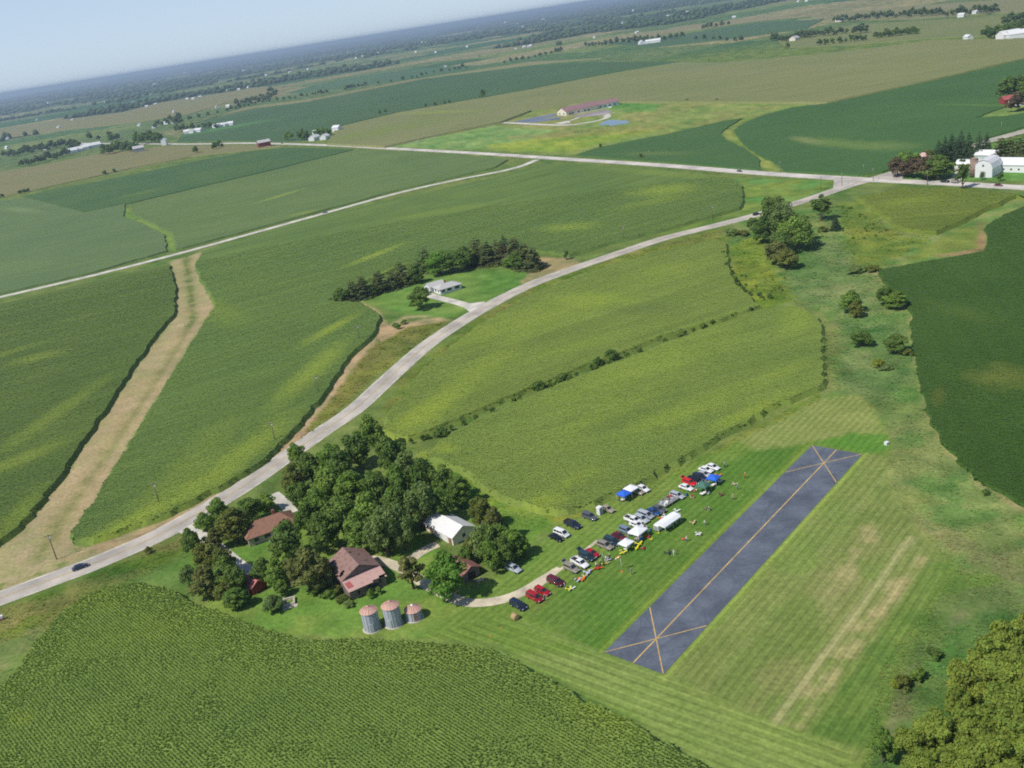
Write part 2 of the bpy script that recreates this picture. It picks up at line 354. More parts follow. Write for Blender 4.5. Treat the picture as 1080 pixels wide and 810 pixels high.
for dx, wd, am in ((16, 1.2, .25), (25, 1.5, .6), (31, .8, .35)): paint([(817 + dx, 762), (893 + dx * .8, 660), (955 + dx * .7, 588)], STRAW, 1.2, 3, am, closed=False, width=wd)
paint([(888, 606), (905, 580), (920, 556)], STRAW, 1.5, 4, .6, closed=False, width=1.6)
paint([(870, 640), (888, 606)], STRAW, 2, 5, .25, closed=False, width=4)
paint([(893, 786), (852, 772), (940, 650), (980, 592), (1008, 598), (960, 680), (918, 788)], rgb(92, 122, 54), 1.2, 1.5, .85, c2=rgb(106, 130, 60), sc=6)
paint([(700, 712), (816, 762), (900, 790), (905, 860), (860, 830), (760, 760)], rgb(128, 146, 74), 1, 1, .8)
paint(rstrip(0, RL, -1.8, 0), rgb(120, 142, 58), .6, .5, .75)
paint([(545, 655), (637, 690)], rgb(130, 148, 80), .6, .5, .6, closed=False, width=.8)
rough = np.ones(len(x)); kk_ = dd < 700; rough[kk_] = sstep(-1, 1, sdist(x[kk_], y[kk_], GL(TURF))) * (.3 + .7 * sstep(-1, 1, sdist(x[kk_], y[kk_], GL([(178, 276), (212, 266), (227, 322), (140, 462), (78, 566), (60, 600), (-40, 624), (-30, 580), (62, 510), (185, 330)]))))
w1 = (fbm(x / 5.5 + 40, y / 5.5, 4) - .5) * rough; w2 = (fbm(x / 22 + 80, y / 22 + 11, 4) - .5) * rough
col = col * (0.86 + 0.28 * n2)[:, None] * (0.92 + .16 * n1)[:, None]
col = np.clip(col * (1 + w1[:, None] * np.array([1.0, .75, .85]) + w2[:, None] * np.array([.9, .35, .7])), .004, 1)
# masks for the mowing pattern: along the runway, and across its end
mowA = np.zeros(len(x)); mowB = np.zeros(len(x)); mowC = np.zeros(len(x))
def mask(P): return sstep(1, -1, sdist(x, y, GL(P)))
near = dd < 420; t_in = np.zeros(len(x)); t_in[near] = sstep(1, -1, sdist(x[near], y[near], GL(TURF)))
b_in = np.zeros(len(x)); b_in[near] = sstep(1, -1, sdist(x[near], y[near], GL([(400, 672), (470, 664), (548, 650), (637, 691), (703, 713), (816, 764), (900, 792), (900, 900), (300, 900)])))
mowB = t_in * b_in; mowA = t_in * (1 - b_in)
gm = bpy.data.meshes.new('ground')
gv = np.stack([x, y, Z.ravel()], 1); ii = np.arange(nr * na).reshape(nr, na)
q = np.stack([ii[1:, :], np.roll(ii, -1, 1)[1:, :], np.roll(ii, -1, 1)[:-1, :], ii[:-1, :]], -1)
q = q[:, :, [3, 0, 1, 2]].reshape(-1, 4)
gm.vertices.add(len(gv)); gm.vertices.foreach_set('co', gv.astype(np.float32).ravel())
gm.loops.add(q.size); gm.loops.foreach_set('vertex_index', q.astype(np.int32).ravel())
gm.polygons.add(len(q)); gm.polygons.foreach_set('loop_start', np.arange(0, q.size, 4, dtype=np.int32)); gm.update(calc_edges=True)
gm.polygons.foreach_set('use_smooth', np.ones(len(q), bool))
setcol(gm, col); 
for nm_, a_ in (('mowA', mowA), ('mowB', mowB)):
    at = gm.attributes.new(nm_, 'FLOAT', 'POINT'); at.data.foreach_set('value', a_.astype(np.float32))
k = NT('ground_grass'); p = k.pos(); at = k.n('ShaderNodeVertexColor', layer_name='Col')
f1 = k.noise(p, .9, 4, .65); f2 = k.noise(p, .13, 4, .6)
c = k.mix(1, at.outputs[0], k.mix(k.ramp(f1, .25, .75), (.66, .70, .62), (1.34, 1.30, 1.36)), 'MULTIPLY')
c = k.mix(1, c, k.mix(k.ramp(f2, .3, .7), (.9, .95, .86), (1.12, 1.06, 1.12)), 'MULTIPLY')
def stripes(ang_, per, amt, attr, c):
    v = k.mapv(p, -ang_); sp = k.n('ShaderNodeSeparateXYZ'); k.l(v, sp.inputs[0])
    wob = k.math('MULTIPLY', k.noise(p, .02, 2), 3.0)
    s = k.math('SINE', k.math('MULTIPLY', k.math('ADD', sp.outputs[1], wob), 2 * PI / per))
    s = k.math('ADD', s, k.math('MULTIPLY', k.math('SINE', k.math('MULTIPLY', sp.outputs[1], 2 * PI / (per * .43))), .6))
    a = k.n('ShaderNodeAttribute', attribute_name=attr)
    s = k.math('MULTIPLY', k.math('MULTIPLY', s, a.outputs['Fac']), k.math('ADD', k.noise(p, .05, 2), .2))
    g = k.math('ADD', k.math('MULTIPLY', s, amt), 1.0)
    cb = k.n('ShaderNodeCombineXYZ'); [k.l(g, cb.inputs[i]) for i in range(3)]
    return k.mix(1, c, cb.outputs[0], 'MULTIPLY')
c = stripes(RANG, 1.9, .15, 'mowA', c); c = stripes(math.radians(-41), 2.3, .2, 'mowB', c)
k.col(c); k.set(Roughness=.95, Specular_IOR_Level=.05)
k.bump(k.noise(p, 2.2, 4, .7), .5, .25)
gm.materials.append(k.m); go = link('ground', gm); tag(go, kind='structure')
# ------------------------------------------------------------------ roads and flat surfaces
def ribbon(name, P, wd, z, m, kind='structure', n=6, px=True, ends=None):
    Q = smooth(GL(P) if px else P, n) if len(P) > 2 else (GL(P) if px else P)
    Q = [np.array(q) for q in Q]; V = []
    for i, a in enumerate(Q):
        t = Q[min(i + 1, len(Q) - 1)] - Q[max(i - 1, 0)]; t = t / np.linalg.norm(t); nn = np.array([-t[1], t[0]])
        ww = wd if not callable(wd) else wd(i / (len(Q) - 1))
        V += [(*(a + nn * ww / 2), z), (*(a - nn * ww / 2), z)]
    me = bpy.data.meshes.new(name); me.from_pydata(V, [], [(2 * i, 2 * i + 1, 2 * i + 3, 2 * i + 2) for i in range(len(Q) - 1)])
    me.materials.append(m); o = link(name, me)
    return tag(o, kind=kind)
def flat(name, P, z, m, kind='structure', px=True):
    Q = GL(P) if px else P
    bm = bmesh.new(); f = bm.faces.new([bm.verts.new((a[0], a[1], z)) for a in Q])
    if f.calc_area() and f.normal.z < 0: pass
    bm.normal_update()
    if f.normal.z < 0: f.normal_flip()
    bmesh.ops.triangulate(bm, faces=[f]); me = bpy.data.meshes.new(name); bm.to_mesh(me); bm.free(); me.materials.append(m)
    return tag(link(name, me), kind=kind)
def paved(name, c, var=.1, big=.05, crack=None):
    k = NT(name); p = k.pos(); f = k.noise(p, 1.5, 5, .7); g = k.noise(p, big, 4, .6)
    cc = k.mix(k.ramp(f, .3, .7), tuple(q * (1 - var) for q in c), tuple(q * (1 + var) for q in c))
    cc = k.mix(1, cc, k.mix(k.ramp(g, .35, .65), (.70, .71, .73), (1.18, 1.17, 1.15)), 'MULTIPLY')
    if crack:
        v = k.n('ShaderNodeTexVoronoi', feature='DISTANCE_TO_EDGE'); v.inputs['Scale'].default_value = .12; k.l(k.mapv(p, RANG), v.inputs['Vector'])
        cc = k.mix(k.math('MULTIPLY', k.ramp(v.outputs['Distance'], .02, 0), .5), cc, crack)
    k.col(cc); k.set(Roughness=.85); k.bump(f, .3, .03); return k.m
ASPH = paved('old_asphalt', rgb(188, 180, 168), .07, .08); SHO = paved('gravel_shoulder', rgb(200, 192, 176), .1, .2)
GRAV = paved('white_gravel', rgb(206, 200, 186), .1, .15); TARM = paved('runway_asphalt', rgb(98, 105, 116), .16, .16, rgb(76, 82, 92))
YEL = paved('faded_yellow_paint', rgb(204, 172, 106), .14, .4); DIRT = paved('pale_dirt', rgb(204, 192, 166), .12, .3)
YLW = paved('road_centre_paint', rgb(196, 166, 92), .15, .1)
R1 = [(-60, 652), (0, 631), (60, 609), (100, 594), (160, 568), (205, 544), (255, 514), (300, 483), (340, 455), (375, 431), (410, 399), (450, 364), (490, 337), (525, 317), (560, 300), (600, 285), (650, 268), (700, 251.5), (760, 236.5), (800, 226), (850, 211), (890, 197.5), (930, 186), (960, 177), (1000, 163), (1045, 148), (1085, 137), (1140, 120)]
R2 = [(1160, 201.5), (1080, 198), (1000, 193.5), (905, 189), (800, 182.5), (700, 174.5), (600, 168), (500, 161.5), (400, 156), (340, 153), (260, 151), (200, 152), (140, 151.5), (60, 151)]
R3 = [(566, 168.5), (540, 178), (480, 190), (420, 203.5), (340, 225.5), (270, 245), (190, 267), (100, 290), (0, 313.5), (-80, 333)]
ribbon('road_shoulder', R1, 8.6, .03, SHO); ribbon('road', R1, 6.9, .06, ASPH); ribbon('road_centre_line', R1, .32, .085, YLW)
PALER = paved('pale_concrete_road', rgb(206, 199, 188), .06, .05)
ribbon('road_shoulder', R2, 10.5, .05, SHO); ribbon('road', R2, 8.0, .09, PALER)
flat('road', [(878, 203.5), (880, 187.5), (912, 187.5), (900, 194)], .12, ASPH); flat('road', [(918, 188), (950, 178), (958, 180), (950, 191)], .14, ASPH)
ribbon('gravel_road', R3, 7.0, .04, GRAV)
ribbon('gravel_road', [(405, 156), (455, 145), (510, 131.5), (532, 129.5), (590, 132), (618, 129.5), (638, 125), (640, 121), (634, 119)], 7.5, .04, GRAV)
ribbon('driveway', [(500, 325), (485, 320), (470, 316), (458, 313), (448, 309)], 5, .07, GRAV)
flat('driveway', [(480, 319), (496, 320), (512, 318), (506, 325), (498, 331), (490, 325)], .045, GRAV)
ribbon('driveway', [(190, 555), (200, 560), (215, 568), (226, 576), (236, 584), (248, 594), (262, 602), (285, 603), (300, 602), (316, 598)], 4.2, .05, GRAV)
ribbon('driveway', [(288, 521), (300, 531), (308, 541)], 3.6, .05, GRAV)
ribbon('driveway', [(378, 588), (395, 590), (410, 594), (424, 600), (440, 610), (452, 618), (470, 627), (490, 635), (512, 635.5), (535, 631), (556, 622), (572, 612), (582, 605), (590, 599)], lambda t: 3.1 - 1.3 * max(0, t - .85) / .15, .045, DIRT)
ribbon('farm_track', [(423, 598), (440, 585), (452, 578), (462, 574)], 3.2, .04, DIRT)
ribbon('farm_track', [(575, 612), (600, 594), (630, 570)], .9, .03, DIRT)
ribbon('driveway', [(1000, 193), (1010, 187), (1014, 181), (1008, 176)], 7, .06, GRAV)
flat('farm_yard', [(1040, 187), (1058, 181), (1080, 180), (1080, 173), (1055, 172), (1036, 172)], .05, DIRT)
# model-aircraft runway
def rq(u0, v0, u1, v1, wd, z, name, m):
    a = np.array(rp(u0, v0)); b = np.array(rp(u1, v1)); t = (b - a) / np.linalg.norm(b - a); nn = np.array([-t[1], t[0]]) * wd / 2
    return flat(name, [tuple(a + nn), tuple(a - nn), tuple(b - nn), tuple(b + nn)], z, m, px=False)
flat('runway', [rp(0, 0), rp(RL, 0), rp(RL, RWW), rp(0, RWW)], .05, TARM, px=False)
rq(0, RWW / 2, RL, RWW / 2, .27, .062, 'runway_centre_line', YEL)
for u0, u1, z in ((0, 17, .07), (RL - 17, RL, .07)):
    rq(u0 + .1, .15, u1, RWW - .15, .22, z, 'runway_cross_line', YEL); rq(u0 + .1, RWW - .15, u1, .15, .22, z + .006, 'runway_cross_line', YEL)
# school car parks, yard, pond
LOT = paved('new_asphalt', rgb(112, 122, 140), .06, .02); PATH = paved('concrete_path', rgb(208, 202, 190), .05, .1)
flat('parking_lot', [(541, 128.5), (585, 119.6), (587.5, 121.7), (570, 126), (593, 123), (590, 126), (561, 129.4)], .08, LOT)
flat('parking_lot', [(602, 123), (640, 115.5), (645, 117.5), (638, 121.5), (612, 123.4)], .08, paved('grey_yard', rgb(156, 146, 146), .06, .02))
flat('path', [(585, 130), (600, 127.2), (602, 129.5), (592, 131)], .1, PATH); ribbon('path', [(600, 127.5), (611, 124)], 5, .1, PATH); ribbon('path', [(605, 120.4), (640, 114.4), (643, 112.6)], 4, .12, PATH)
ribbon('path', [(630, 121.4), (649, 119)], 4, .1, PATH)
k = NT('pond_water'); k.col(rgb(66, 92, 112)); k.set(Roughness=.06, Specular_IOR_Level=.6); k.bump(k.noise(k.pos(), .8, 2), .05, .05)
tag(flat('water', smooth([(632.5, 131.5), (636, 128.6), (644, 126.4), (652, 127), (660, 127.4), (664, 128.6), (660, 130.6), (652, 131.4), (645, 133), (641, 131.4), (637, 132.2)], 4, True) , .1, k.m), kind='structure')
# ------------------------------------------------------------------ crops
YG = rgb(146, 162, 62); PALE = rgb(150, 150, 92)
def blob(px, py, tx, ty, minor, s=.8, c=YG):
    a = np.array(G(px, py)); b = np.array(G(tx, ty)); v = b - a
    return (a[0], a[1], np.linalg.norm(v) * .92, minor * 1.25, math.atan2(v[1], v[0]), s * .85, c)
def blob_np(x, y, B):
    X = x - B[0]; Y = y - B[1]; ca, sa = math.cos(B[4]), math.sin(B[4])
    d = np.hypot((X * ca + Y * sa) / B[2], (-X * sa + Y * ca) / B[3])
    return sstep(1.15, .25, d + (fbm(x / max(2, B[3] * .5), y / max(2, B[3] * .5), 3) - .5) * 1.1) * B[5]
def crop_mat(name, c1, c2, blobs, rowang, sc=.03, streak=.5, fine=1.2, bumpd=.3):
    k = NT(name); p = k.pos()
    c = k.mix(k.ramp(k.noise(p, sc, 4, .6), .32, .68), c1, c2)
    v = k.mapv(k.mapv(p, -rowang), 0, (.012, .22, 1))
    st = k.ramp(k.noise(v, 1.0, 4, .65), .3, .7)
    cb = k.mix(st, (1 - .22 * streak,) * 3, (1 + .2 * streak, 1 + .17 * streak, 1 + .1 * streak)); c = k.mix(1, c, cb, 'MULTIPLY')
    for B in blobs:
        q = k.n('ShaderNodeVectorMath', operation='SUBTRACT'); k.l(p, q.inputs[0]); q.inputs[1].default_value = (B[0], B[1], 0)
        m = k.mapv(q.outputs[0], -B[4]); m = k.mapv(m, 0, (1 / B[2], 1 / B[3], 0))
        L = k.n('ShaderNodeVectorMath', operation='LENGTH'); k.l(m, L.inputs[0])
        dd = k.math('ADD', L.outputs['Value'], k.math('MULTIPLY', k.math('SUBTRACT', k.noise(p, 1.1 / max(2, B[3] * .5), 4, .65), .5), 1.3))
        f = k.math('MULTIPLY', k.ramp(dd, 1.15, .25), B[5]); c = k.mix(f, c, B[6])
    fn = k.noise(p, fine, 4, .7)
    c = k.mix(1, c, k.mix(k.ramp(fn, .25, .75), (.78, .80, .76), (1.22, 1.2, 1.24)), 'MULTIPLY')
    k.col(c); k.set(Roughness=.85, Specular_IOR_Level=.1); k.bump(k.noise(p, fine * 1.3, 4, .75), .4, bumpd)
    return k.m
def resample(P, step, jit):
    out = []
    for i in range(len(P)):
        a = np.array(P[i]); b = np.array(P[(i + 1) % len(P)]); L = np.linalg.norm(b - a); n = max(1, int(L / step(a)))
        for j in range(n):
            q = a + (b - a) * j / n
            out.append(tuple(q + (RNG.random(2) - .5) * 2 * jit * (1 if j else .3)))
    return out
LEAFM = {}
def leafmat(name, rough=.75, trans=.3, var=(.12, .5, .88), spec=.12):
    """leaves: colour per vertex, a little different on each plant, some light let through"""
    if name in LEAFM: return LEAFM[name]
    k = NT(name); at = k.n('ShaderNodeVertexColor', layer_name='Col'); k.col(at.outputs[0]); k.set(Roughness=rough, Specular_IOR_Level=spec)
    tr = k.n('ShaderNodeBsdfTranslucent'); k.l(k.mix(1, at.outputs[0], (1.25, 1.35, .6), 'MULTIPLY'), tr.inputs[0])
    mx = k.n('ShaderNodeMixShader'); mx.inputs[0].default_value = trans
    k.l(k.b.outputs[0], mx.inputs[1]); k.l(tr.outputs[0], mx.inputs[2]); k.l(mx.outputs[0], k.t.nodes['Material Output'].inputs[0])
    LEAFM[name] = k.m; return k.m
def tufts(name, x, y, z, sz, hh, cols, m, parent=None, nb=3, along=None):
    """short upright leaf sprays: nb blades each"""
    n = len(x); V = np.empty((n, nb, 4, 3), np.float32); a0 = RNG.random(n) * 2 * PI
    for b in range(nb):
        a = a0 + 2 * PI * b / nb + (RNG.random(n) - .5) * .8
        if along is not None: a = along + PI * (b % 2) + (RNG.random(n) - .5) * .9
        ca, sa = np.cos(a), np.sin(a); wd = sz * (.35 + .3 * RNG.random(n)); r = sz * (.55 + .5 * RNG.random(n)); h_ = hh * (.7 + .5 * RNG.random(n))
        for j, (s, o) in enumerate(((-1, .05), (1, .05), (1, 1), (-1, 1))):
            kk = wd * (1 if o < .5 else .75)
            V[:, b, j, 0] = x + ca * r * o - sa * s * kk; V[:, b, j, 1] = y + sa * r * o + ca * s * kk; V[:, b, j, 2] = z + (h_ if o > .5 else 0)
    cc = np.repeat(cols, nb * 4, 0) * np.repeat(.92 + .28 * RNG.random((n * nb, 1)), 4, 0)
    me = quads(name, V.reshape(-1, 3), m, cc); return link(name, me, parent)
def crop_cols(x, y, c1, c2, blobs, sc):
    g = sstep(.32, .68, fbm(x * sc + 11, y * sc + 3, 4))[:, None]; c = np.array(c1)[None] * (1 - g) + np.array(c2)[None] * g
    for B in blobs:
        f = blob_np(x, y, B)[:, None]; c = c * (1 - f) + np.array(B[6])[None] * f
    return c
def polar_pts(P, kpx, kpy, rmax):
    """scattered points, closer together near the flying field"""
    P = np.array(P); r0 = max(60, np.hypot(P[:, 0], P[:, 1]).min() - 60); r1 = min(rmax, np.hypot(P[:, 0], P[:, 1]).max())
    if r0 >= r1: return np.zeros(0), np.zeros(0)
    rs = [r0]
    while rs[-1] < r1: rs.append(rs[-1] + max(.45, kpy * (rs[-1] ** 2 + HC ** 2) / (HC * F)))
    aa = np.arctan2(P[:, 1], P[:, 0]); xs, ys = [], []
    for i, r in enumerate(rs[:-1]):
        st = max(.5, kpx * math.hypot(r, HC) / F) / r; a = np.arange(aa.min(), aa.max(), st); a = a + RNG.random(len(a)) * st
        rr = r + RNG.random(len(a)) * (rs[i + 1] - r); xs.append(rr * np.cos(a)); ys.append(rr * np.sin(a))
    x, y = np.concatenate(xs), np.concatenate(ys); k = inpoly(x, y, [tuple(q) for q in P]); return x[k], y[k]
CORNL = leafmat('corn_leaf', .6, .22); SOYL = leafmat('soybean_leaf', .8, .2)
def field(name, label, pts, ztop, c1, c2, blobs=(), rowang=0., sc=.03, streak=.5, zpx=None, tuft=0, kp=(2.2, 2.4), base=.6, jit=.8, rows=None, cat='corn field', fine=1.2, tl=None):
    P = GL(pts, ztop if zpx is None else zpx); P = resample(P, lambda a: max(2.0, dist(*a) * .01), jit)
    zb = terrain(*np.array(P).T) if dist(*P[0]) > 3000 else np.zeros(len(P))
    zt = ztop * base if tuft else ztop
    bm = bmesh.new(); tv = [bm.verts.new((a[0], a[1], z + zt)) for a, z in zip(P, zb)]; f = bm.faces.new(tv); bm.normal_update()
    if f.normal.z < 0: f.normal_flip()
    n = len(P); A_ = np.array(P); T_ = np.roll(A_, -1, 0) - np.roll(A_, 1, 0); T_ /= np.linalg.norm(T_, axis=1)[:, None] + 1e-9; sg_ = np.sign(sum(A_[i - 1][0] * A_[i][1] - A_[i][0] * A_[i - 1][1] for i in range(n)))
    O_ = A_ + np.stack([T_[:, 1], -T_[:, 0]], 1) * sg_ * ztop * (.62 + .12 * RNG.random((n, 1)))
    bv = [bm.verts.new((a[0], a[1], z - .1)) for a, z in zip(O_, zb)]
    for i in range(n):
        j = (i + 1) % n; bm.faces.new((bv[i], bv[j], tv[j], tv[i]))
    bmesh.ops.recalc_face_normals(bm, faces=bm.faces); bmesh.ops.triangulate(bm, faces=[q for q in bm.faces if len(q.verts) > 4])
    me = bpy.data.meshes.new(name); bm.to_mesh(me); bm.free(); me.materials.append(crop_mat(name + '_canopy', c1, c2, blobs, rowang, sc, streak, fine))
    o = link(name, me); tag(o, label, cat, kind='stuff')
    if tuft:
        if rows:
            ca, sa = math.cos(rowang), math.sin(rowang); Q = np.array(P); U = Q @ np.array([ca, sa]); W = Q @ np.array([-sa, ca])
            uu, ww = np.meshgrid(np.arange(U.min(), U.max(), rows[1]), np.arange(W.min(), W.max(), rows[0])); uu = uu + (RNG.random(uu.shape) - .5) * rows[1] * .9; ww = ww + (RNG.random(ww.shape) - .5) * rows[0] * .16
            x = (uu * ca - ww * sa).ravel(); y = (uu * sa + ww * ca).ravel(); kk = inpoly(x, y, P); x, y = x[kk], y[kk]
            sd = -sdist(x, y, P); hd = fbm(x / 7, y / 7, 3); jj = (np.clip(.5 * sstep(11, 5, sd) + .9 * sstep(.55, .75, hd), 0, 1) + .12)[:, None] * (RNG.random((len(x), 2)) - .5) * .6; x, y = x + jj[:, 0], y + jj[:, 1]; sz = np.full(len(x), .29)
        else:
            x, y = polar_pts(P, kp[0], kp[1], tl or 520); sz = np.maximum(.5, kp[0] * np.hypot(np.hypot(x, y), HC) / F * .8)
        # the outermost plants, thick along the edge
        e = np.array(resample(P, lambda a: max(.8, dist(*a) * .003), .3)); e = e[(np.hypot(e[:, 0], e[:, 1]) < 340) & (RNG.random(len(e)) < .4)]
        ch = crop_cols(x, y, c1, c2, blobs, sc) * (.92 + .26 * fbm(x / 2.5, y / 2.5, 2))[:, None]
        tufts(name, x, y, np.full(len(x), zt - (-.05 if rows else .05)), sz, np.minimum(ztop * (1 - base) + .1, (.8 if rows else .22) * sz + .05) * (.7 + .6 * RNG.random(len(x))), ch, CORNL if ztop > 1.5 else SOYL, o, along=rowang if rows else None)
        if len(e):
            ce = crop_cols(e[:, 0], e[:, 1], c1, c2, blobs, sc)
            for zz, s_ in ((.0, .8), (ztop * .4, .5)): eo = e + (RNG.random(e.shape) - .5) * s_ * 1.2; tufts(name, eo[:, 0], eo[:, 1], np.full(len(e), zz), np.full(len(e), .5 + .3 * s_), np.full(len(e), ztop * .4), ce, CORNL if ztop > 1.5 else SOYL, o)
        # leaves and ground-cover of one field are one object
        for ch_ in KIDS.pop(o.name): PEND.setdefault(o.name, []).append(ch_)
    return o
PEND = {}
CG1, CG2 = rgb(74, 96, 42), rgb(90, 110, 50)
ROW1 = math.radians(-48.5)
field('cornfield', 'tall green cornfield with fine planting rows below the farmyard and grain bins', [(-40, 770), (0, 723), (20, 703), (43, 670), (67, 643), (87, 628), (117, 618), (147, 614), (173, 618), (200, 633), (240, 649), (267, 658), (300, 668), (333, 674), (360, 673), (397, 674), (453, 676), (490, 679), (519, 684), (553, 701), (590, 723), (627, 742), (675, 766), (716, 792), (749, 812), (800, 850), (800, 900), (-120, 900), (-120, 800)], 2.1,
      rgb(116, 140, 70), rgb(130, 150, 74), [blob(25, 765, 10, 775, 4, .5), blob(110, 640, 170, 634, 6, .3), blob(180, 670, 300, 676, 8, .25), blob(640, 760, 700, 795, 5, .45), blob(470, 700, 420, 705, 6, .3, rgb(128, 140, 60))], ROW1, .06, .3, tuft=1, rows=(.62, .36), base=.88)
field('cornfield', 'even green cornfield between the grassy hedge line and the row of parked cars', [(463, 464), (500, 443), (560, 416), (600, 400), (660, 377), (720, 354), (800, 326), (835, 322), (850, 326), (863, 334), (867, 362), (867, 403), (862, 413, 0), (822, 428, 0), (780, 452, 0), (740, 475, 0), (699, 498, 0), (680, 510, 0), (654, 523, 0), (627, 534, 0), (599, 542, 0), (580, 541, 0), (562, 538, 0), (545, 533, 0), (515, 515), (500, 499), (478, 489), (451, 479)], 1.9,
      rgb(110, 131, 62), rgb(122, 140, 66), [blob(680, 390, 800, 340, 14, .45), blob(720, 440, 800, 405, 6, .45), blob(575, 535, 600, 538, 5, .7), blob(470, 478, 460, 484, 5, .7), blob(840, 340, 835, 365, 6, .5), blob(790, 440, 850, 412, 3, .6), blob(610, 510, 640, 495, 2.5, .5), blob(640, 440, 720, 400, 5, .3), blob(820, 400, 780, 420, 4, .4)], math.radians(12), .03, .8, tuft=1, kp=(1.6, 1.7), base=.86)
field('cornfield', 'cornfield with broad yellowed patches between the curving road and the hedge line', [(404, 452), (415, 427), (448, 387), (500, 345), (560, 309), (610, 289), (660, 274), (710, 261), (755, 252), (766, 256), (768, 280), (775, 298), (801, 321), (760, 336), (720, 350, 0), (660, 373, 0), (600, 396, 0), (560, 412, 0), (500, 438, 0), (455, 457, 0), (430, 465, 0), (415, 462, 0)], 1.9,
      rgb(110, 130, 60), rgb(122, 138, 64), [blob(560, 340, 700, 300, 16, .5), blob(470, 425, 560, 350, 7, .55), blob(700, 290, 750, 275, 12, .35), blob(440, 445, 480, 420, 7, .6), blob(620, 320, 680, 325, 9, .5), blob(600, 370, 700, 345, 6, .25), blob(680, 330, 740, 330, 7, .45, rgb(96, 112, 60))], math.radians(25), .028, .9, tuft=1, kp=(1.6, 1.7), base=.86)
field('cornfield', 'largest cornfield sweeping from the tan waterway past the woodlot to the highway', [(206, 276), (215, 264), (300, 238), (400, 213), (480, 195.5), (535, 184), (570, 172), (620, 173), (700, 179), (770, 187), (783, 195), (784, 210), (779, 222, 0), (740, 233, 0), (700, 244, 0), (640, 259, 0), (600, 271, 0), (560, 262), (500, 258), (420, 280), (365, 305), (345, 316), (352, 320, 0), (382, 322, 0), (401, 336, 0), (396, 352, 0), (371, 376, 0), (341, 420, 0), (309, 458, 0), (281, 487, 0), (240, 513, 0), (170, 548, 0), (100, 572, 0), (82, 574, 0), (79, 562, 0), (100, 526), (140, 461), (180, 395), (214, 341), (227, 322), (222, 309), (213, 295)], 1.9,
      rgb(92, 116, 58), rgb(102, 124, 60), [blob(395, 272, 430, 258, 4, .9), blob(410, 290, 440, 278, 5, .5), blob(350, 350, 385, 330, 4, .8), blob(330, 395, 372, 355, 6, .7), blob(250, 490, 320, 430, 7, .7), blob(140, 555, 230, 505, 5, .7), blob(700, 203, 750, 200, 18, .7), blob(600, 242, 640, 240, 10, .6), blob(690, 215, 640, 225, 10, .4), blob(470, 225, 560, 210, 12, .25), blob(700, 185, 620, 178, 8, .3), blob(230, 330, 260, 350, 9, .3), blob(180, 520, 260, 430, 8, .35)], math.radians(28), .022, .9, tuft=1, kp=(1.6, 1.7), base=.86, tl=640)
field('cornfield', 'green cornfield at the edge of the photo beside the tan mown waterway', [(-90, 340), (0, 320), (90, 298), (178, 278), (184, 300), (184, 328), (170, 350, 0), (140, 390, 0), (101, 450, 0), (61, 510, 0), (21, 560, 0), (0, 575, 0), (-60, 620, 0), (-140, 600), (-200, 450)], 1.9,
      rgb(84, 106, 50), rgb(95, 114, 54), [blob(40, 380, 80, 372, 7, .45), blob(20, 490, 90, 460, 6, .5), blob(60, 440, 130, 390, 5, .4), blob(10, 375, 60, 360, 4, .4), blob(20, 550, 50, 510, 4, .4)], math.radians(20), .025, .8, tuft=1, kp=(1.6, 1.7), base=.86, tl=640)
field('soybean_field', 'dull grey green crop field beyond the gravel road with a weedy channel at its side', [(-120, 230), (0, 211), (30, 209), (88, 224), (132, 215), (130, 228), (156, 238), (173, 247), (176, 264), (100, 286), (0, 309), (-120, 337)], 1.1, rgb(94, 116, 72), rgb(102, 122, 74), [blob(20, 222, 50, 226, 8, .5, rgb(130, 148, 90))], math.radians(15), .012, .6, cat='crop field')
field('soybean_field', 'pale green crop field between the gravel road and the straight highway', [(137, 216), (200, 200), (282, 181), (374, 158), (400, 158.5), (480, 163), (536, 168), (522, 176), (478, 186.5), (420, 199.5), (340, 221.5), (270, 240.5), (192, 261), (186, 262), (183, 246), (164, 236), (142, 227)], 1.1, rgb(94, 116, 66), rgb(104, 124, 70), [blob(295, 208, 325, 199, 4, .8), blob(320, 226, 340, 221, 6, .5)], math.radians(18), .012, .6, cat='crop field')
field('soybean_field', 'narrow dark green bean field behind the dull grey green field', [(22, 207), (60, 199), (120, 188), (200, 171), (260, 160), (300, 155.5), (372, 157.5), (282, 180), (200, 199), (137, 214), (88, 223)], .9, rgb(70, 100, 58), rgb(82, 108, 58), [blob(150, 204, 180, 198, 14, .4, rgb(108, 132, 66))], math.radians(18), .012, .5, cat='crop field')
field('grain_field', 'ripening tan field crossed by the hedge beside far farm buildings', [(-60, 184), (0, 181), (60, 171), (111, 160.5), (176, 154), (250, 153), (300, 154), (200, 165), (139, 177), (37, 200), (7, 206), (-60, 216)], 1.0, rgb(132, 126, 84), rgb(124, 126, 82), [], math.radians(18), .01, .8, cat='crop field')
field('soybean_field', 'long blue green bean field stretching below the valley woods', [(186, 149.5), (195, 139), (217, 127), (272, 114.5), (328, 107), (380, 97), (452, 83), (560, 69.5), (620, 65.5), (716, 65), (658, 74), (605, 84), (560, 93.3), (510, 102), (449, 112.5), (421, 117.5), (380, 127), (352, 134), (340, 147), (300, 149.5), (240, 148)], .9, rgb(70, 98, 62), rgb(78, 104, 64), [blob(240, 135, 300, 124, 40, .7, rgb(92, 142, 74))], math.radians(18), .006, .4, cat='crop field')
TC1, TC2 = rgb(120, 128, 78), rgb(130, 132, 86)
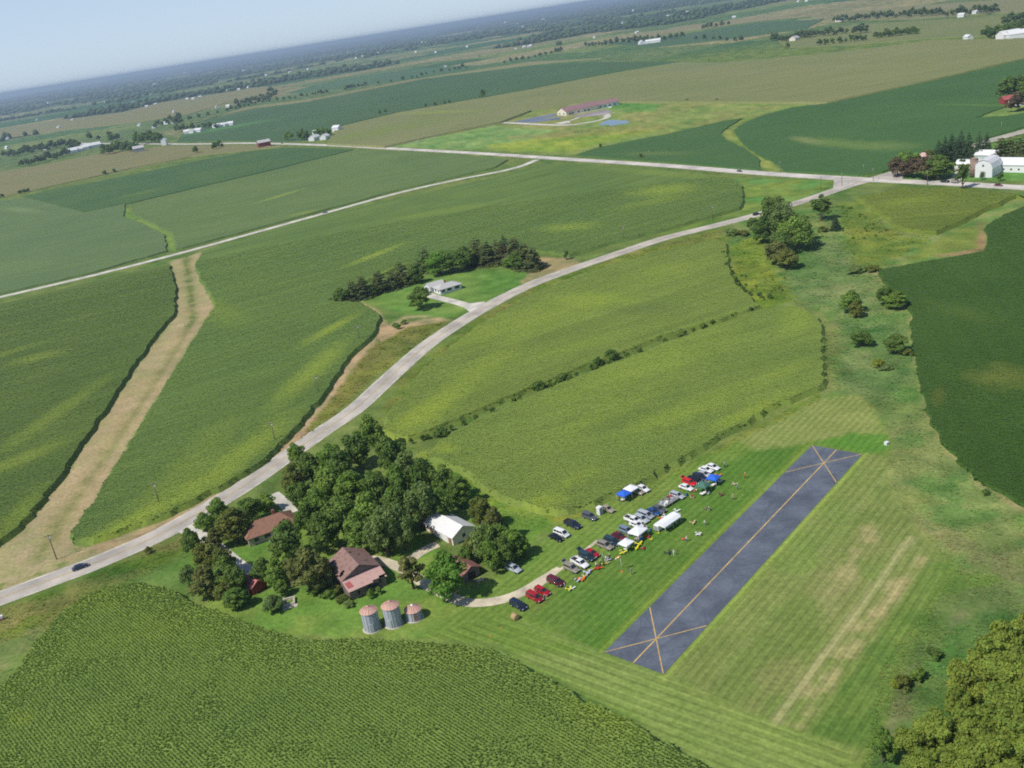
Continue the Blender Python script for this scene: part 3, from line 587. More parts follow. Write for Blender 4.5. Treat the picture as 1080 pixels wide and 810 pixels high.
field('cornfield', 'wide tasselled tan cornfield behind the red roofed school', [(345, 151), (355, 134), (380, 128), (421, 118.5), (449, 113.5), (510, 103), (560, 94), (605, 85), (658, 75), (716, 65.5), (760, 66), (850, 58), (900, 53), (980, 42.5), (1080, 40), (1160, 38), (1160, 44), (1080, 61), (990, 82), (930, 95), (872, 107.5), (800, 107), (700, 107), (640, 106.5), (600, 110), (560, 116), (528, 128), (455, 143), (406, 154)], 2.2, TC1, TC2, [blob(400, 140, 520, 118, 60, .75, rgb(118, 132, 64)), blob(460, 120, 520, 118, 14, .6, rgb(140, 152, 60)), blob(760, 66, 850, 60, 60, .6, rgb(112, 128, 82)), blob(600, 100, 680, 95, 30, .3, rgb(112, 118, 76))], math.radians(3), .006, .7, jit=.6)
field('soybean_field', 'dark green bean field at the photo edge behind the white barns', [(1180, 36), (1080, 62), (990, 83), (930, 96), (874, 108.6), (985, 110), (1060, 111), (1040, 117), (1025, 124), (1080, 125), (1180, 128), (1080, 132), (1045, 144), (1000, 158), (960, 170), (930, 181), (905, 184), (830, 180), (816, 170), (803, 164), (790, 156), (780, 146), (774, 137), (788, 128), (806, 121), (836, 113), (868, 109.6), (860, 109)][0:0] or [(1180, 36), (1080, 62), (990, 83), (930, 96), (874, 108.8), (836, 113), (806, 121), (788, 128), (774, 137), (780, 146), (790, 156), (803, 164), (816, 170), (830, 180), (905, 184), (930, 181), (960, 170), (1000, 158), (1045, 144), (1085, 132), (1180, 110), (1180, 100), (1062, 122), (1028, 124), (1060, 112), (985, 110.4), (985, 109), (1062, 110), (1180, 95)], .9, rgb(66, 98, 52), rgb(74, 106, 56), [blob(880, 152, 840, 146, 12, .75, rgb(112, 134, 66)), blob(930, 155, 975, 158, 14, .6, rgb(120, 138, 72)), blob(850, 149, 870, 154, 6, .5, rgb(150, 148, 96))], math.radians(3), .01, .3, cat='crop field')
field('soybean_field', 'small dark green bean field between the meadow and the grassed channel', [(607, 163.2), (630, 155.5), (705, 141), (760, 128.3), (783, 124.6), (768, 133), (760, 140), (764, 146), (784, 156), (801, 167), (803, 178.5), (700, 170.5)], .9, rgb(68, 100, 54), rgb(76, 106, 56), [blob(690, 163, 740, 163, 8, .6, rgb(110, 124, 66))], math.radians(8), .012, .3, cat='crop field')
field('soybean_field', 'deep green smooth bean field curving beside the creek bushes', [(1200, 190), (1080, 217), (1058, 226), (1040, 238), (1043, 250), (1040, 264), (1000, 271), (928, 284), (930, 292), (940, 302), (955, 315), (963, 330), (963, 362), (970, 392), (977, 415), (984, 441), (998, 468), (1017, 490), (1039, 507), (1080, 530), (1260, 590), (1300, 300)], .9,
      rgb(60, 88, 36), rgb(72, 99, 43), [blob(1055, 400, 1100, 408, 9, .65, rgb(118, 126, 58)), blob(1010, 330, 1060, 345, 5, .3, rgb(100, 116, 52)), blob(990, 420, 992, 408, 2, .4, rgb(118, 118, 58))], math.radians(75), .02, .5, tuft=1, kp=(1.6, 1.7), base=.85, cat='crop field', fine=2)
field('cornfield', 'triangular olive cornfield below the road junction and white barns', [(905, 207), (950, 198), (1000, 197.5), (1068, 202.5), (1080, 206), (1071, 209, 0), (1030, 227, 0), (1010, 238, 0), (987, 247.5, 0), (973, 247, 0), (952, 244, 0), (920, 221, 0)], 2.2, rgb(104, 120, 50), rgb(114, 128, 54), [blob(960, 215, 1010, 210, 8, .4)], math.radians(-20), .02, .9, tuft=1, kp=(1.6, 1.7), base=.86, tl=620)
field('grain_field', 'tan strip field between far hedges below the valley woods', [(205, 130), (260, 113), (330, 104), (430, 84.5), (560, 65), (640, 61), (560, 68), (452, 82), (380, 96), (328, 106), (272, 113), (217, 125.5)], 1, rgb(138, 132, 92), rgb(128, 130, 88), [], .3, .005, .5, cat='crop field')
for nm_, lb, P_, a_, b_ in (
    ('soybean_field', 'far green bean strip at the foot of the valley woods', [(300, 99), (330, 90), (400, 77), (470, 70), (520, 68), (440, 82), (370, 93)], rgb(76, 106, 72), rgb(84, 112, 74)),
    ('grain_field', 'far tan field with hedge trees near the valley farms', [(0, 136), (60, 127), (130, 118), (170, 108), (200, 103), (280, 91), (310, 93), (240, 108), (200, 120), (150, 128), (80, 136), (0, 146)], rgb(132, 126, 86), rgb(126, 128, 84)),
    ('grain_field', 'tan far hillside field on the horizon above the dark tree belts', [(855, 17), (960, 6), (1080, -2), (1200, -10), (1200, 10), (1080, 12), (960, 20), (870, 22)], rgb(132, 130, 92), rgb(126, 128, 88)),
    ('grain_field', 'dull green far field with a pale lane between dark tree belts', [(820, 42), (900, 26), (1000, 20), (1080, 14), (1200, 8), (1200, 30), (1080, 36), (980, 40), (900, 47), (830, 50)], rgb(112, 124, 76), rgb(126, 130, 80)),
    ('soybean_field', 'dark far bean field in front of the white far farmstead', [(640, 46), (720, 36), (800, 24), (870, 20), (850, 30), (780, 40), (690, 50)], rgb(74, 102, 70), rgb(80, 106, 72)),
    ('grain_field', 'tan far strip under the dark woods of the far valley edge', [(660, 40), (720, 27), (800, 18), (860, 16), (800, 22), (720, 33), (680, 40)], rgb(140, 132, 96), rgb(132, 130, 92))):
    field(nm_, lb, P_, .8, a_, b_, [], .3, .004, .5, cat='crop field')
# join each field's leaves to its field
def join(o, parts):
    with bpy.context.temp_override(active_object=o, selected_objects=[o] + parts, selected_editable_objects=[o] + parts, object=o):
        bpy.ops.object.join()
for nm_, ps in PEND.items():
    o = bpy.data.objects[nm_]
    if 'Col' not in o.data.color_attributes: setcol(o.data, np.full((len(o.data.vertices), 3), .08))
    for p_ in ps: p_.parent = None
    join(o, ps)

# ------------------------------------------------------------------ rough grass tussocks
def ground_col(px_, py_):
    i = np.clip(np.searchsorted(rad, np.hypot(px_, py_)), 0, nr - 1); j = np.clip(np.searchsorted(ang, np.arctan2(py_, px_)), 0, na - 1); return col.reshape(nr, na, 3)[i, j]
def rough_grass(name, label, polys, kp, hh, keep):
    xs, ys = [], []
    for P in polys:
        X_, Y_ = polar_pts(GL(P), kp[0], kp[1], 620); ok = fbm(X_ / 6 + 50, Y_ / 6, 4) > keep - .12 * RNG.random(len(X_)); xs.append(X_[ok]); ys.append(Y_[ok])
    X_, Y_ = np.concatenate(xs), np.concatenate(ys); cc = ground_col(X_, Y_) * (.88 + .38 * RNG.random((len(X_), 1))) * (1 + (RNG.random((len(X_), 3)) - .5) * .3)
    sz = np.maximum(.3, .0013 * np.hypot(X_, Y_)) * (.5 + .8 * RNG.random(len(X_)))
    tag(tufts(name, X_, Y_, np.zeros(len(X_)), sz, sz * hh * (.5 + RNG.random(len(X_))), cc, leafmat('weed_leaf', .9, .2)), label, 'grass', kind='stuff')
rough_grass('tall_grass', 'rough uneven tall grass and weeds along the creek', [[(770, 245), (880, 215), (985, 252), (930, 285), (960, 325), (970, 395), (985, 440), (1078, 530), (1140, 640), (1010, 605), (940, 520), (937, 470), (930, 443), (905, 415), (868, 410), (869, 330), (835, 318), (802, 322), (776, 295)], [(930, 700), (1005, 600), (1140, 640), (1140, 830), (905, 830)]], (2.2, 2.2), .45, .44)
rough_grass('tall_grass', 'weedy verge grass between road and crops', [[(-30, 740), (-30, 655), (100, 606), (190, 570), (205, 584), (150, 610), (90, 634), (45, 680)], [(395, 455), (440, 390), (490, 347), (560, 305), (640, 275), (700, 258), (760, 243), (766, 252), (640, 285), (500, 345), (410, 430)], [(310, 470), (345, 425), (402, 355), (470, 337), (440, 365), (400, 395), (350, 440)], [(430, 468), (463, 480), (515, 515), (560, 540), (640, 536), (740, 480), (862, 416), (868, 421), (780, 466), (690, 515), (600, 552), (560, 560), (500, 545)]], (2.2, 2.2), .45, .44)
# ------------------------------------------------------------------ trees
TREEL = {}
def treeleaf(name, c, trans=.36):
    """foliage of one kind of tree: leaf tint from the mesh, hue shifted a little from tree to tree"""
    if name in TREEL: return TREEL[name]
    k = NT('foliage_' + name); at = k.n('ShaderNodeVertexColor', layer_name='Col'); oi = k.n('ShaderNodeObjectInfo')
    tint = k.mix(oi.outputs['Random'], (.84, .9, .88), (1.14, 1.1, 1.08))
    cc = k.mix(1, k.mix(1, at.outputs[0], c, 'MULTIPLY'), tint, 'MULTIPLY'); k.col(cc); k.set(Roughness=.7, Specular_IOR_Level=.15)
    tr = k.n('ShaderNodeBsdfTranslucent'); k.l(k.mix(1, cc, (1.3, 1.4, .6), 'MULTIPLY'), tr.inputs[0])
    mx = k.n('ShaderNodeMixShader'); mx.inputs[0].default_value = trans
    k.l(k.b.outputs[0], mx.inputs[1]); k.l(tr.outputs[0], mx.inputs[2]); k.l(mx.outputs[0], k.t.nodes['Material Output'].inputs[0])
    TREEL[name] = k.m; return k.m
FOL = {n_: treeleaf(n_, c_) for n_, c_ in dict(dark=rgb(106, 130, 62), mid=rgb(120, 146, 66), bright=rgb(112, 148, 60), olive=rgb(116, 124, 60), yellow=rgb(150, 156, 62), maroon=rgb(112, 98, 76), brown=rgb(122, 126, 70),
        pine=rgb(106, 116, 72), spruce=rgb(82, 104, 74), grey=rgb(120, 140, 80), gold=rgb(138, 153, 66), far=rgb(102, 122, 78)).items()}
BARK = mat('bark', rgb(96, 84, 70), .95, var=.3, scale=6); BAREW = mat('dead_branch_wood', rgb(150, 138, 124), .9, var=.2)
def leaf_cloud(r, cen, crad, n, leaf, flat=.0, up=.25, ctint=None):
    """n leaf faces scattered in the shells of many leaf clumps"""
    m = len(cen); k = r.choice(m, n, p=crad ** 2 / (crad ** 2).sum()); dr = r.normal(size=(n, 3)); dr[:, 2] += up; dr /= np.linalg.norm(dr, axis=1)[:, None]
    p = cen[k] + dr * (crad[k] * (.62 + .45 * r.random(n)))[:, None] * np.array([1, 1, 1 - flat])
    nn = dr + r.normal(size=(n, 3)) * .45; nn[:, 2] += .25; nn /= np.linalg.norm(nn, axis=1)[:, None]
    a = np.cross(nn, r.normal(size=(n, 3))); a /= np.linalg.norm(a, axis=1)[:, None]; b = np.cross(nn, a)
    s = (leaf * (.55 + .8 * r.random(n)))[:, None]; a = a * s * .62; b = b * s * .5
    V = np.stack([p - a, p - b * .9, p + a, p + b * .9], 1)
    t = (np.ones(m) if ctint is None else ctint)[k]; col = (t * (.82 + .36 * r.random(n)))[:, None] * np.array([1, 1, 1]) * (1 + (r.random((n, 3)) - .5) * np.array([.22, .06, .22]))
    return V.reshape(-1, 3), np.repeat(col, 4, 0)
def crown_mesh(name, seed, H=13., R=5., z0=2.6, ncl=34, n=3200, leaf=.62, shape='round'):
    r = np.random.default_rng(seed)
    if shape in ('round', 'willow', 'bush', 'column', 'big'):
        c = r.normal(size=(ncl, 3)); c /= np.linalg.norm(c, axis=1)[:, None]; c[:, 2] = np.where(c[:, 2] < -.75, -c[:, 2] * .6, c[:, 2])
        q = .3 + .58 * r.random(ncl) ** .7; zc, zr = (z0 + H) / 2, (H - z0) / 2
        sq = 1.04 - .34 * r.random(ncl)                                   # uneven outline
        cen = np.stack([c[:, 0] * R * q * sq, c[:, 1] * R * q * sq, zc + c[:, 2] * zr * q], 1)
        hfac = np.clip((cen[:, 2] - z0) / (H - z0), 0, 1); cen[:, :2] *= (1.08 - .5 * hfac ** 2)[:, None]
        crad = R * (.15 + .22 * r.random(ncl)) * (.78 if shape == 'big' else 1) * (1 if shape != 'column' else .9); fl = .15
        if shape == 'willow': fl = -.25
        V, col = leaf_cloud(r, cen, crad, n, leaf, fl, .25, .84 + .32 * r.random(ncl))
    else:                                                               # conifers: tiers of boughs
        cen, crad = [], []
        T = 15 if shape == 'spruce' else 9
        for i in range(T):
            f = i / (T - 1); z = z0 + (H - z0) * (.02 + .97 * f); rr = R * ((1 - f) ** .85 if shape == 'spruce' else (1 - f * .75) * (.7 + .45 * r.random())) + .15
            kk = max(3, int(9 * (1 - f) + 3)); a0 = r.random() * 6.28
            for j in range(kk):
                if shape == 'pine' and r.random() < .18: continue
                a = a0 + 2 * PI * j / kk + r.random() * .4
                for g in (.45, .85):
                    cen.append((math.cos(a) * rr * g, math.sin(a) * rr * g, z - rr * g * .22 + (r.random() - .5) * .4)); crad.append((.30 if shape == 'spruce' else .34) * rr * .8 + .22)
        cen = np.array(cen); crad = np.array(crad); V, col = leaf_cloud(r, cen, crad, n, leaf, .45, .1, .82 + .36 * r.random(len(cen)))
    V[:, 2] = np.maximum(V[:, 2], .03)
    return quads(name, V, FOL['mid'], col)
def trunk_mesh(name, seed, H, R, z0, rad=.3, limbs=6, conifer=False):
    r = random.Random(seed); m = MB()
    top = H * (.95 if conifer else .62)
    pts = [(0, 0, -.2), (.02, 0, .5)] + [((r.random() - .5) * .25 * (i / 3), (r.random() - .5) * .25 * (i / 3), .5 + (top - .5) * i / 3) for i in (1, 2, 3)]
    m.tube(pts, [rad * 1.35, rad, rad * .8, rad * .5, rad * .12], 8)
    for i in range(0 if conifer else limbs):
        a = 2 * PI * i / limbs + r.random() * .8; zb = z0 * .75 + (top - z0 * .75) * r.random() * .7; L = R * (.5 + .35 * r.random())
        m.tube([(0, 0, zb), (math.cos(a) * L * .45, math.sin(a) * L * .45, zb + L * .5), (math.cos(a) * L, math.sin(a) * L, zb + L * .95)], [rad * .45, rad * .28, rad * .06], 6)
    return m.mesh(name, BARK)
PROTO = {}
def protos(kind, shape, cnt, H, R, z0, ncl, n, leaf, rad=.3, conifer=False):
    PROTO[kind] = [(crown_mesh('crown', hash(kind) % 1 + 31 * i + len(kind) * 7, H, R, z0, ncl, n, leaf, shape), trunk_mesh('trunk', i + 5, H, R, z0, rad, 6, conifer), H, R) for i in range(cnt)]
protos('broad', 'round', 5, 13, 5, .5, 56, 4600, .62); protos('big', 'big', 3, 12, 6, .6, 60, 9500, .46, .35); protos('willow', 'willow', 2, 15, 5.5, .5, 50, 5000, .56, .4)
protos('column', 'column', 2, 12, 3.2, .5, 30, 2300, .52); protos('spruce', 'spruce', 2, 15, 3.4, .8, 0, 2600, .55, .25, True); protos('pine', 'pine', 3, 13, 3.6, 1.0, 0, 3400, .56, .28, True)
protos('bush', 'bush', 3, 3, 2, .1, 20, 1100, .34, .06); protos('far', 'round', 4, 12, 5, .3, 22, 420, 1.7, .3); protos('farspruce', 'spruce', 1, 14, 3.4, .8, 0, 420, 1.3, .25, True)
KIND = dict(broad='broadleaf_tree', big='broadleaf_tree', willow='willow_tree', column='broadleaf_tree', spruce='spruce_tree', pine='pine_tree', bush='bush', far='distant_tree', farspruce='distant_tree')
TN = [0]; WIDE = dict(broad=1.2, willow=1.15, column=1.15, pine=1.35, spruce=1.1, big=.98, bush=1.1)
def set_mat(o, i, m):
    s = o.material_slots[i]; s.link = 'OBJECT'; s.material = m
def tree_at(x, y, h, R, kind, fol, label, group=None, z=0):
    TN[0] += 1; i = (TN[0] * 7) % len(PROTO[kind]); cm, tm, H0, R0 = PROTO[kind][i]
    rz = RNG.random() * 6.28
    if kind in ('bush', 'far', 'farspruce'):                          # too small to show a stem of its own
        o = link(KIND[kind], cm); o.location = (x, y, z); set_mat(o, 0, FOL[fol]); tag(o, label, 'bush' if kind == 'bush' else 'tree', group)
    else:
        o = thing(KIND[kind], label, 'tree', (x, y, z), 0, group); c = link('crown', cm, o); set_mat(c, 0, FOL[fol]); link('trunk', tm, o)
    o.rotation_euler = (0, 0, rz); s = R / R0; o.scale = (s, s * (.92 + .16 * RNG.random()), h / H0)
    return o
def tree(px, py, h, hw, kind, fol, label, group=None):
    """crown top at a photograph pixel, height in metres, half width in pixels"""
    x, y = G(px, py, h); return tree_at(x, y, h, hw * WIDE.get(kind, 1) / ppm(x, y), kind, fol, label, group)
def grove(rows, kind, label, group):
    for r in rows: tree(r[0], r[1], r[2], r[3], r[5] if len(r) > 5 else kind, r[4], label, group)
# -- the wood behind the barn
GW = 'trees of the dense wood behind the old barn'
grove([(388, 437, 13, 12, 'mid'), (371, 455, 12, 15, 'dark'), (405, 458, 13, 15, 'dark'), (346, 464, 13, 15, 'mid'), (322, 476, 11, 14, 'dark'), (304, 490, 10, 13, 'olive'), (340, 490, 14, 16, 'mid'), (366, 494, 14, 17, 'mid'), (391, 492, 13, 16, 'dark'),
       (413, 488, 13, 13, 'mid'), (440, 482, 13, 15, 'dark'), (463, 490, 12, 14, 'dark'), (481, 500, 10, 12, 'mid'), (357, 518, 14, 18, 'dark'), (331, 512, 13, 16, 'mid'), (386, 518, 14, 18, 'mid'), (412, 512, 14, 17, 'dark', 'willow'), (437, 508, 14, 18, 'grey', 'willow'), (459, 514, 11, 12, 'dark'),
       (334, 538, 12, 14, 'dark'), (372, 540, 12, 14, 'mid'), (398, 534, 14, 18, 'grey', 'willow'), (418, 532, 13, 14, 'grey', 'willow'), (310, 505, 10, 12, 'dark'), (318, 530, 10, 12, 'dark'), (352, 476, 12, 14, 'dark')], 'broad', 'dark leafy tree of the dense wood behind the old barn', GW)
tree(423, 474, 13, 13, 'broad', 'grey', 'thin topped tree with bare pale branches at the back of the wood')
tree(308, 466, 8, 9, 'broad', 'mid', 'small round tree at the roadside corner of the wood')
GS = 'trees round the white metal shed'
grove([(503, 519, 11, 12, 'olive'), (517, 533, 11, 12, 'brown'), (503, 553, 10, 13, 'grey'), (513, 554, 10, 14, 'dark'), (524, 551, 9, 13, 'mid'), (537, 555, 9, 12, 'mid'), (514, 568, 9, 11, 'mid'), (529, 567, 8, 11, 'dark'), (546, 561, 7, 9, 'mid'), (493, 566, 7, 8, 'olive'), (488, 573, 6, 7, 'mid'), (477, 505, 9, 11, 'dark')], 'broad', 'leafy tree of the clump beside the white metal shed', GS)
GH = 'trees round the brown roofed house'
grove([(213, 540, 6, 10, 'mid'), (226, 525, 7, 10, 'mid'), (241, 534, 11, 15, 'olive'), (259, 522, 9, 13, 'dark'), (277, 520, 6, 10, 'mid'), (197, 556, 9, 10, 'dark'), (211, 571, 9, 12, 'olive'), (229, 576, 9, 12, 'olive'), (193, 594, 7, 7, 'grey'), (211, 596, 9, 15, 'brown'), (234, 588, 10, 13, 'dark'), (245, 598, 8, 11, 'dark'), (245, 619, 6, 11, 'mid'),
       (231, 612, 7, 9, 'olive'), (272, 588, 8, 12, 'dark'), (286, 590, 8, 12, 'mid'), (293, 612, 4.5, 8, 'mid'), (222, 556, 7, 9, 'brown'), (337, 585, 9, 10, 'brown'), (300, 588, 6, 9, 'dark')], 'broad', 'leafy tree among the clump round the brown roofed house', GH)
tree(295, 551, 11, 18, 'broad', 'dark', 'dark spreading tree right in front of the brown roofed house')
tree(316, 580, 12, 21, 'broad', 'brown', 'big rusty brown crowned tree beside the old barn')
tree(284, 628, 4.5, 9, 'broad', 'grey', 'small pale green tree by the square stone foundation')
tree(428, 582, 10, 13, 'column', 'brown', 'narrow brownish tree standing between barn and drive')
tree(465, 581, 13, 20, 'broad', 'bright', 'bright green full crowned tree shading the gravel drive')
tree(155, 577, 2.0, 4, 'bush', 'brown', 'lone brown bush on the grass verge by the road')
for i, (a, b, h_, r_, f_) in enumerate([(346, 622, 2.2, 8, 'mid'), (352, 616, 2.5, 8, 'olive'), (360, 628, 2, 7, 'olive'), (338, 614, 2.4, 7, 'dark'), (366, 634, 1.4, 6, 'grey'), (390, 622, 2.2, 5, 'mid'), (398, 619, 2, 4, 'mid'), (330, 618, 2, 7, 'mid')]):
    tree(a, b, h_, r_, 'bush', f_, 'leafy bush growing against the walls of the old barn', 'bushes against the barn')
# -- bottom corner wood
grove([(1063, 655, 12, 28, 'gold'), (1046, 676, 11, 32, 'gold'), (1022, 694, 10, 24, 'gold'), (1078, 690, 12, 30, 'gold'), (1009, 722, 8, 18, 'gold'), (1058, 725, 11, 34, 'gold'), (1025, 748, 9, 26, 'gold'), (987, 752, 9, 28, 'gold'), (960, 764, 8, 22, 'gold'), (1085, 760, 11, 34, 'gold'), (1050, 776, 10, 32, 'gold'), (1013, 780, 9, 30, 'gold'),
       (975, 792, 8, 28, 'gold'), (1040, 815, 9, 34, 'gold'), (1085, 815, 10, 34, 'gold'), (1095, 640, 11, 26, 'gold')], 'big', 'sunlit olive gold tree of the wood in the bottom corner', 'trees of the bottom corner wood')
tree(931, 768, 7, 15, 'big', 'mid', 'greener tree at the tip of the bottom corner wood')
for a, b, h_, r_, f_, lb in ((953, 712, 3, 8, 'olive', 'bush with yellow tips above the bottom corner wood'), (968, 704, 2.6, 8, 'mid', 'low round bush just above the yellow tipped bush'), (985, 684, 2.0, 9, 'dark', 'dark low thicket on the slope above the corner wood'), (944, 716, 2.0, 4, 'yellow', 'small lime yellow bush on the pale bank above the corner wood')):
    tree(a, b, h_, r_, 'bush', f_, lb)
# -- creek trees
tree(815, 203, 20, 14, 'willow', 'dark', 'tallest dark tree of the creek grove near the road'); tree(826, 212, 17, 14, 'willow', 'grey', 'greyish tall tree in the middle of the creek grove'); tree(804, 226, 14, 10, 'broad', 'dark', 'dark tree on the road side of the creek grove')
tree(838, 227, 16, 19, 'willow', 'mid', 'broad green tree at the front of the creek grove'); tree(823, 243, 12, 10, 'broad', 'dark', 'dark low tree tucked under the creek grove')
tree(850, 226, 13, 7, 'column', 'dark', 'slim dark tree at the far edge of the creek grove'); tree(818, 254, 11, 13, 'broad', 'brown', 'rusty brown tree at the end of the creek grove'); tree(829, 262, 9, 11, 'broad', 'olive', 'yellowish olive tree below the rusty creek tree')
tree(794, 228, 7, 6.5, 'broad', 'dark', 'small round dark tree beside the road near the creek'); tree(865, 203, 14.5, 10, 'column', 'dark', 'tall vase shaped tree alone near the road junction'); tree(881, 226, 8, 5, 'spruce', 'spruce', 'small pointed spruce on the emerald creek meadow'); tree(867, 238, 3.2, 5, 'bush', 'olive', 'small olive bush between the vase shaped tree and spruce')
tree(770, 241, 3.2, 9, 'bush', 'grey', 'grey green thicket beside the road before the creek'); tree(783, 243, 2.6, 8, 'bush', 'olive', 'olive thicket touching the grey green roadside thicket')
for a, b, h_, r_, f_, k_, lb in ((897, 305, 9, 9.5, 'mid', 'broad', 'round green tree above its brownish neighbour in the creek meadow'), (903, 318, 6, 8, 'olive', 'broad', 'brownish green tree leaning on the round creek meadow tree'), (934, 301, 8, 9, 'dark', 'broad', 'dark tree nearest the curved bean field edge'), (946, 306, 7, 11, 'mid', 'broad', 'spreading tree overlapping the bean field edge'),
        (909, 347, 6, 9.5, 'dark', 'broad', 'lone dome shaped dark tree in the rough creek grass'), (945, 352, 6.5, 11, 'dark', 'broad', 'broad dark tree near the bean field path'), (958, 367, 2.6, 5.5, 'olive', 'bush', 'small bush at the foot of the broad dark tree'), (927, 379, 2.6, 6.5, 'yellow', 'bush', 'small yellow olive bush alone in the creek grass'),
        (902, 281, 2.6, 11, 'grey', 'bush', 'wide grey green thicket beside the bean field corner'), (918, 280, 2.4, 9, 'olive', 'bush', 'flat thicket next to the bean field corner'), (1040, 516, 1.6, 4, 'dark', 'bush', 'low dark bush by the bean field boundary'), (934, 385, 1.4, 8, 'grey', 'bush', 'flat grey shrub beside the yellow olive bush')): tree(a, b, h_, r_, k_, f_, lb)
for a, b in ((763, 264), (766, 270), (767, 276), (771, 284), (775, 291), (779, 297), (783, 301), (790, 307), (801, 308), (811, 309)): tree(a, b, 2 + RNG.random(), 3.2, 'bush', 'dark', 'dark shrub in the ragged line along the cornfield end', 'shrubs along the cornfield end')
for i in range(38):
    a, b = [(772, 788, 292, 312), (890, 940, 218, 236)][i % 2][0:2], None
    px_, py_ = (768 + RNG.random() * 60, 288 + RNG.random() * 26) if i < 18 else (888 + RNG.random() * 50, 216 + RNG.random() * 34)
    tree(px_, py_, .9 + .5 * RNG.random(), 1.6, 'bush', 'mid', 'tiny dark weed clump on the yellow green meadow', 'weed clumps on the creek meadows')
# -- hedge line between the two cornfields
for a, b, h_, r_ in ((643, 368, 4.2, 8), (630, 377, 3.2, 6), (624, 382, 3, 5), (594, 393, 3.4, 9), (585, 399, 2.8, 6), (567, 402, 3.6, 9), (463, 449, 3.6, 8), (717, 350, 2, 4), (740, 342, 1.8, 4), (668, 364, 2, 4)):
    tree(a, b, h_, r_, 'bush', 'dark' if h_ > 3 else 'mid', 'round hedge bush growing on the line between two cornfields', 'hedge bushes between the cornfields')
HL = [(432, 465), (458, 458), (502, 440), (560, 414), (600, 398), (660, 375), (720, 352), (760, 337), (800, 324)]
for i in range(26):
    t_ = i / 26 * 8 + RNG.random() * .25; k_ = min(7, int(t_)); f_ = t_ - k_
    tree(HL[k_][0] + (HL[k_ + 1][0] - HL[k_][0]) * f_, HL[k_][1] + (HL[k_ + 1][1] - HL[k_][1]) * f_ - 3, 1.9 + RNG.random() * .4, 2.2 + 1.6 * RNG.random(), 'bush', 'dark', 'low dark weed bush in the thin hedge line between two cornfields', 'low hedge growth between the cornfields')
# -- woodlot and house yard
GP = 'trees of the windbreak behind the white ranch house'
grove([(358, 303, 8, 9, 'dark', 'broad'), (369, 296, 10, 8, 'pine'), (380, 292, 11, 8, 'pine'), (397, 286, 11, 9, 'pine'), (421, 276, 12, 10, 'pine'), (436, 279, 10, 9, 'dark', 'broad'), (412, 287, 9, 7, 'pine'), (445, 262, 12, 10, 'grey', 'pine'), (474, 262, 13, 13, 'dark', 'broad'), (488, 258, 13, 10, 'dark', 'broad'), (500, 251, 14, 10, 'pine'),
       (511, 256, 12, 9, 'pine'), (530, 248, 13, 9, 'spruce', 'spruce'), (521, 254, 12, 9, 'pine'), (541, 252, 13, 11, 'pine'), (552, 258, 12, 12, 'pine'), (544, 264, 10, 10, 'dark', 'broad'), (560, 262, 11, 9, 'pine'), (536, 270, 6, 7, 'mid', 'broad'), (548, 274, 5, 8, 'dark', 'broad'), (390, 300, 6, 8, 'dark', 'broad')], 'pine', 'tree of the dark windbreak row behind the white ranch house', GP)
tree(460, 264, 13, 14, 'broad', 'bright', 'bright green maple in the windbreak behind the ranch house'); tree(503, 264, 7, 6, 'broad', 'yellow', 'yellow green tree inside the dark windbreak'); tree(528, 256, 11, 5, 'pine', 'maroon', 'dead rust red pine inside the dark windbreak')
tree(440, 302, 11, 11.5, 'broad', 'dark', 'lone dark round tree on the ranch house front lawn')
tree(449, 303, 2.4, 3, 'bush', 'maroon', 'dark red bush at the corner of the ranch house'); tree(596, 262, 6, 3.5, 'column', 'grey', 'thin grey sapling on the bare ground by the road')
for a, b in ((416, 340), (425, 337), (419, 342)): tree(a, b, 2.2, 4, 'bush', 'mid', 'small shrub in the ditch below the ranch house lawn', 'ditch shrubs below the ranch house')
# -- farm with white barns
grove([(947, 166, 11, 9, 'maroon'), (962, 165, 12, 10, 'maroon'), (976, 164, 13, 11, 'maroon')], 'broad', 'maroon leaved tree in the row before the pink roofed farmhouse', 'maroon trees in front of the farmhouse')
tree(957, 158, 13, 13, 'broad', 'mid', 'green round tree behind the row of maroon trees'); tree(990, 162, 14, 14, 'broad', 'dark', 'large dark green tree beside the white quonset building'); tree(1016, 165, 17, 6.5, 'column', 'dark', 'tall dark column of a tree in front of the white quonset'); tree(978, 157, 11, 9, 'broad', 'brown', 'faded brownish tree behind the pink roofed farmhouse')
tree(1036, 180, 5, 2.5, 'column', 'dark', 'small slim tree before the white gambrel barn'); tree(1055.5, 181, 5, 3, 'column', 'dark', 'small slim tree between barn and long white building')
grove([(990, 146, 15, 6, 'spruce'), (997, 143, 16, 6, 'spruce'), (1004, 139, 17, 6.5, 'spruce'), (1014, 138, 17, 6.5, 'spruce'), (1022, 138, 17, 6.5, 'spruce'), (1033, 139, 17, 6.5, 'spruce'), (1041, 138, 17, 6, 'spruce'), (1009, 145, 14, 6, 'spruce')], 'spruce', 'dark spruce in the tall row behind the white quonset', 'spruces behind the white barns')
grove([(1056, 146, 15, 7, 'pine'), (1064, 145, 15, 7, 'pine'), (1073, 143, 16, 7.5, 'pine'), (1081, 144, 16, 8, 'pine'), (1050, 155, 8, 4, 'maroon', 'pine')], 'pine', 'brownish pine in the row behind the long white building', 'pines behind the long white building')
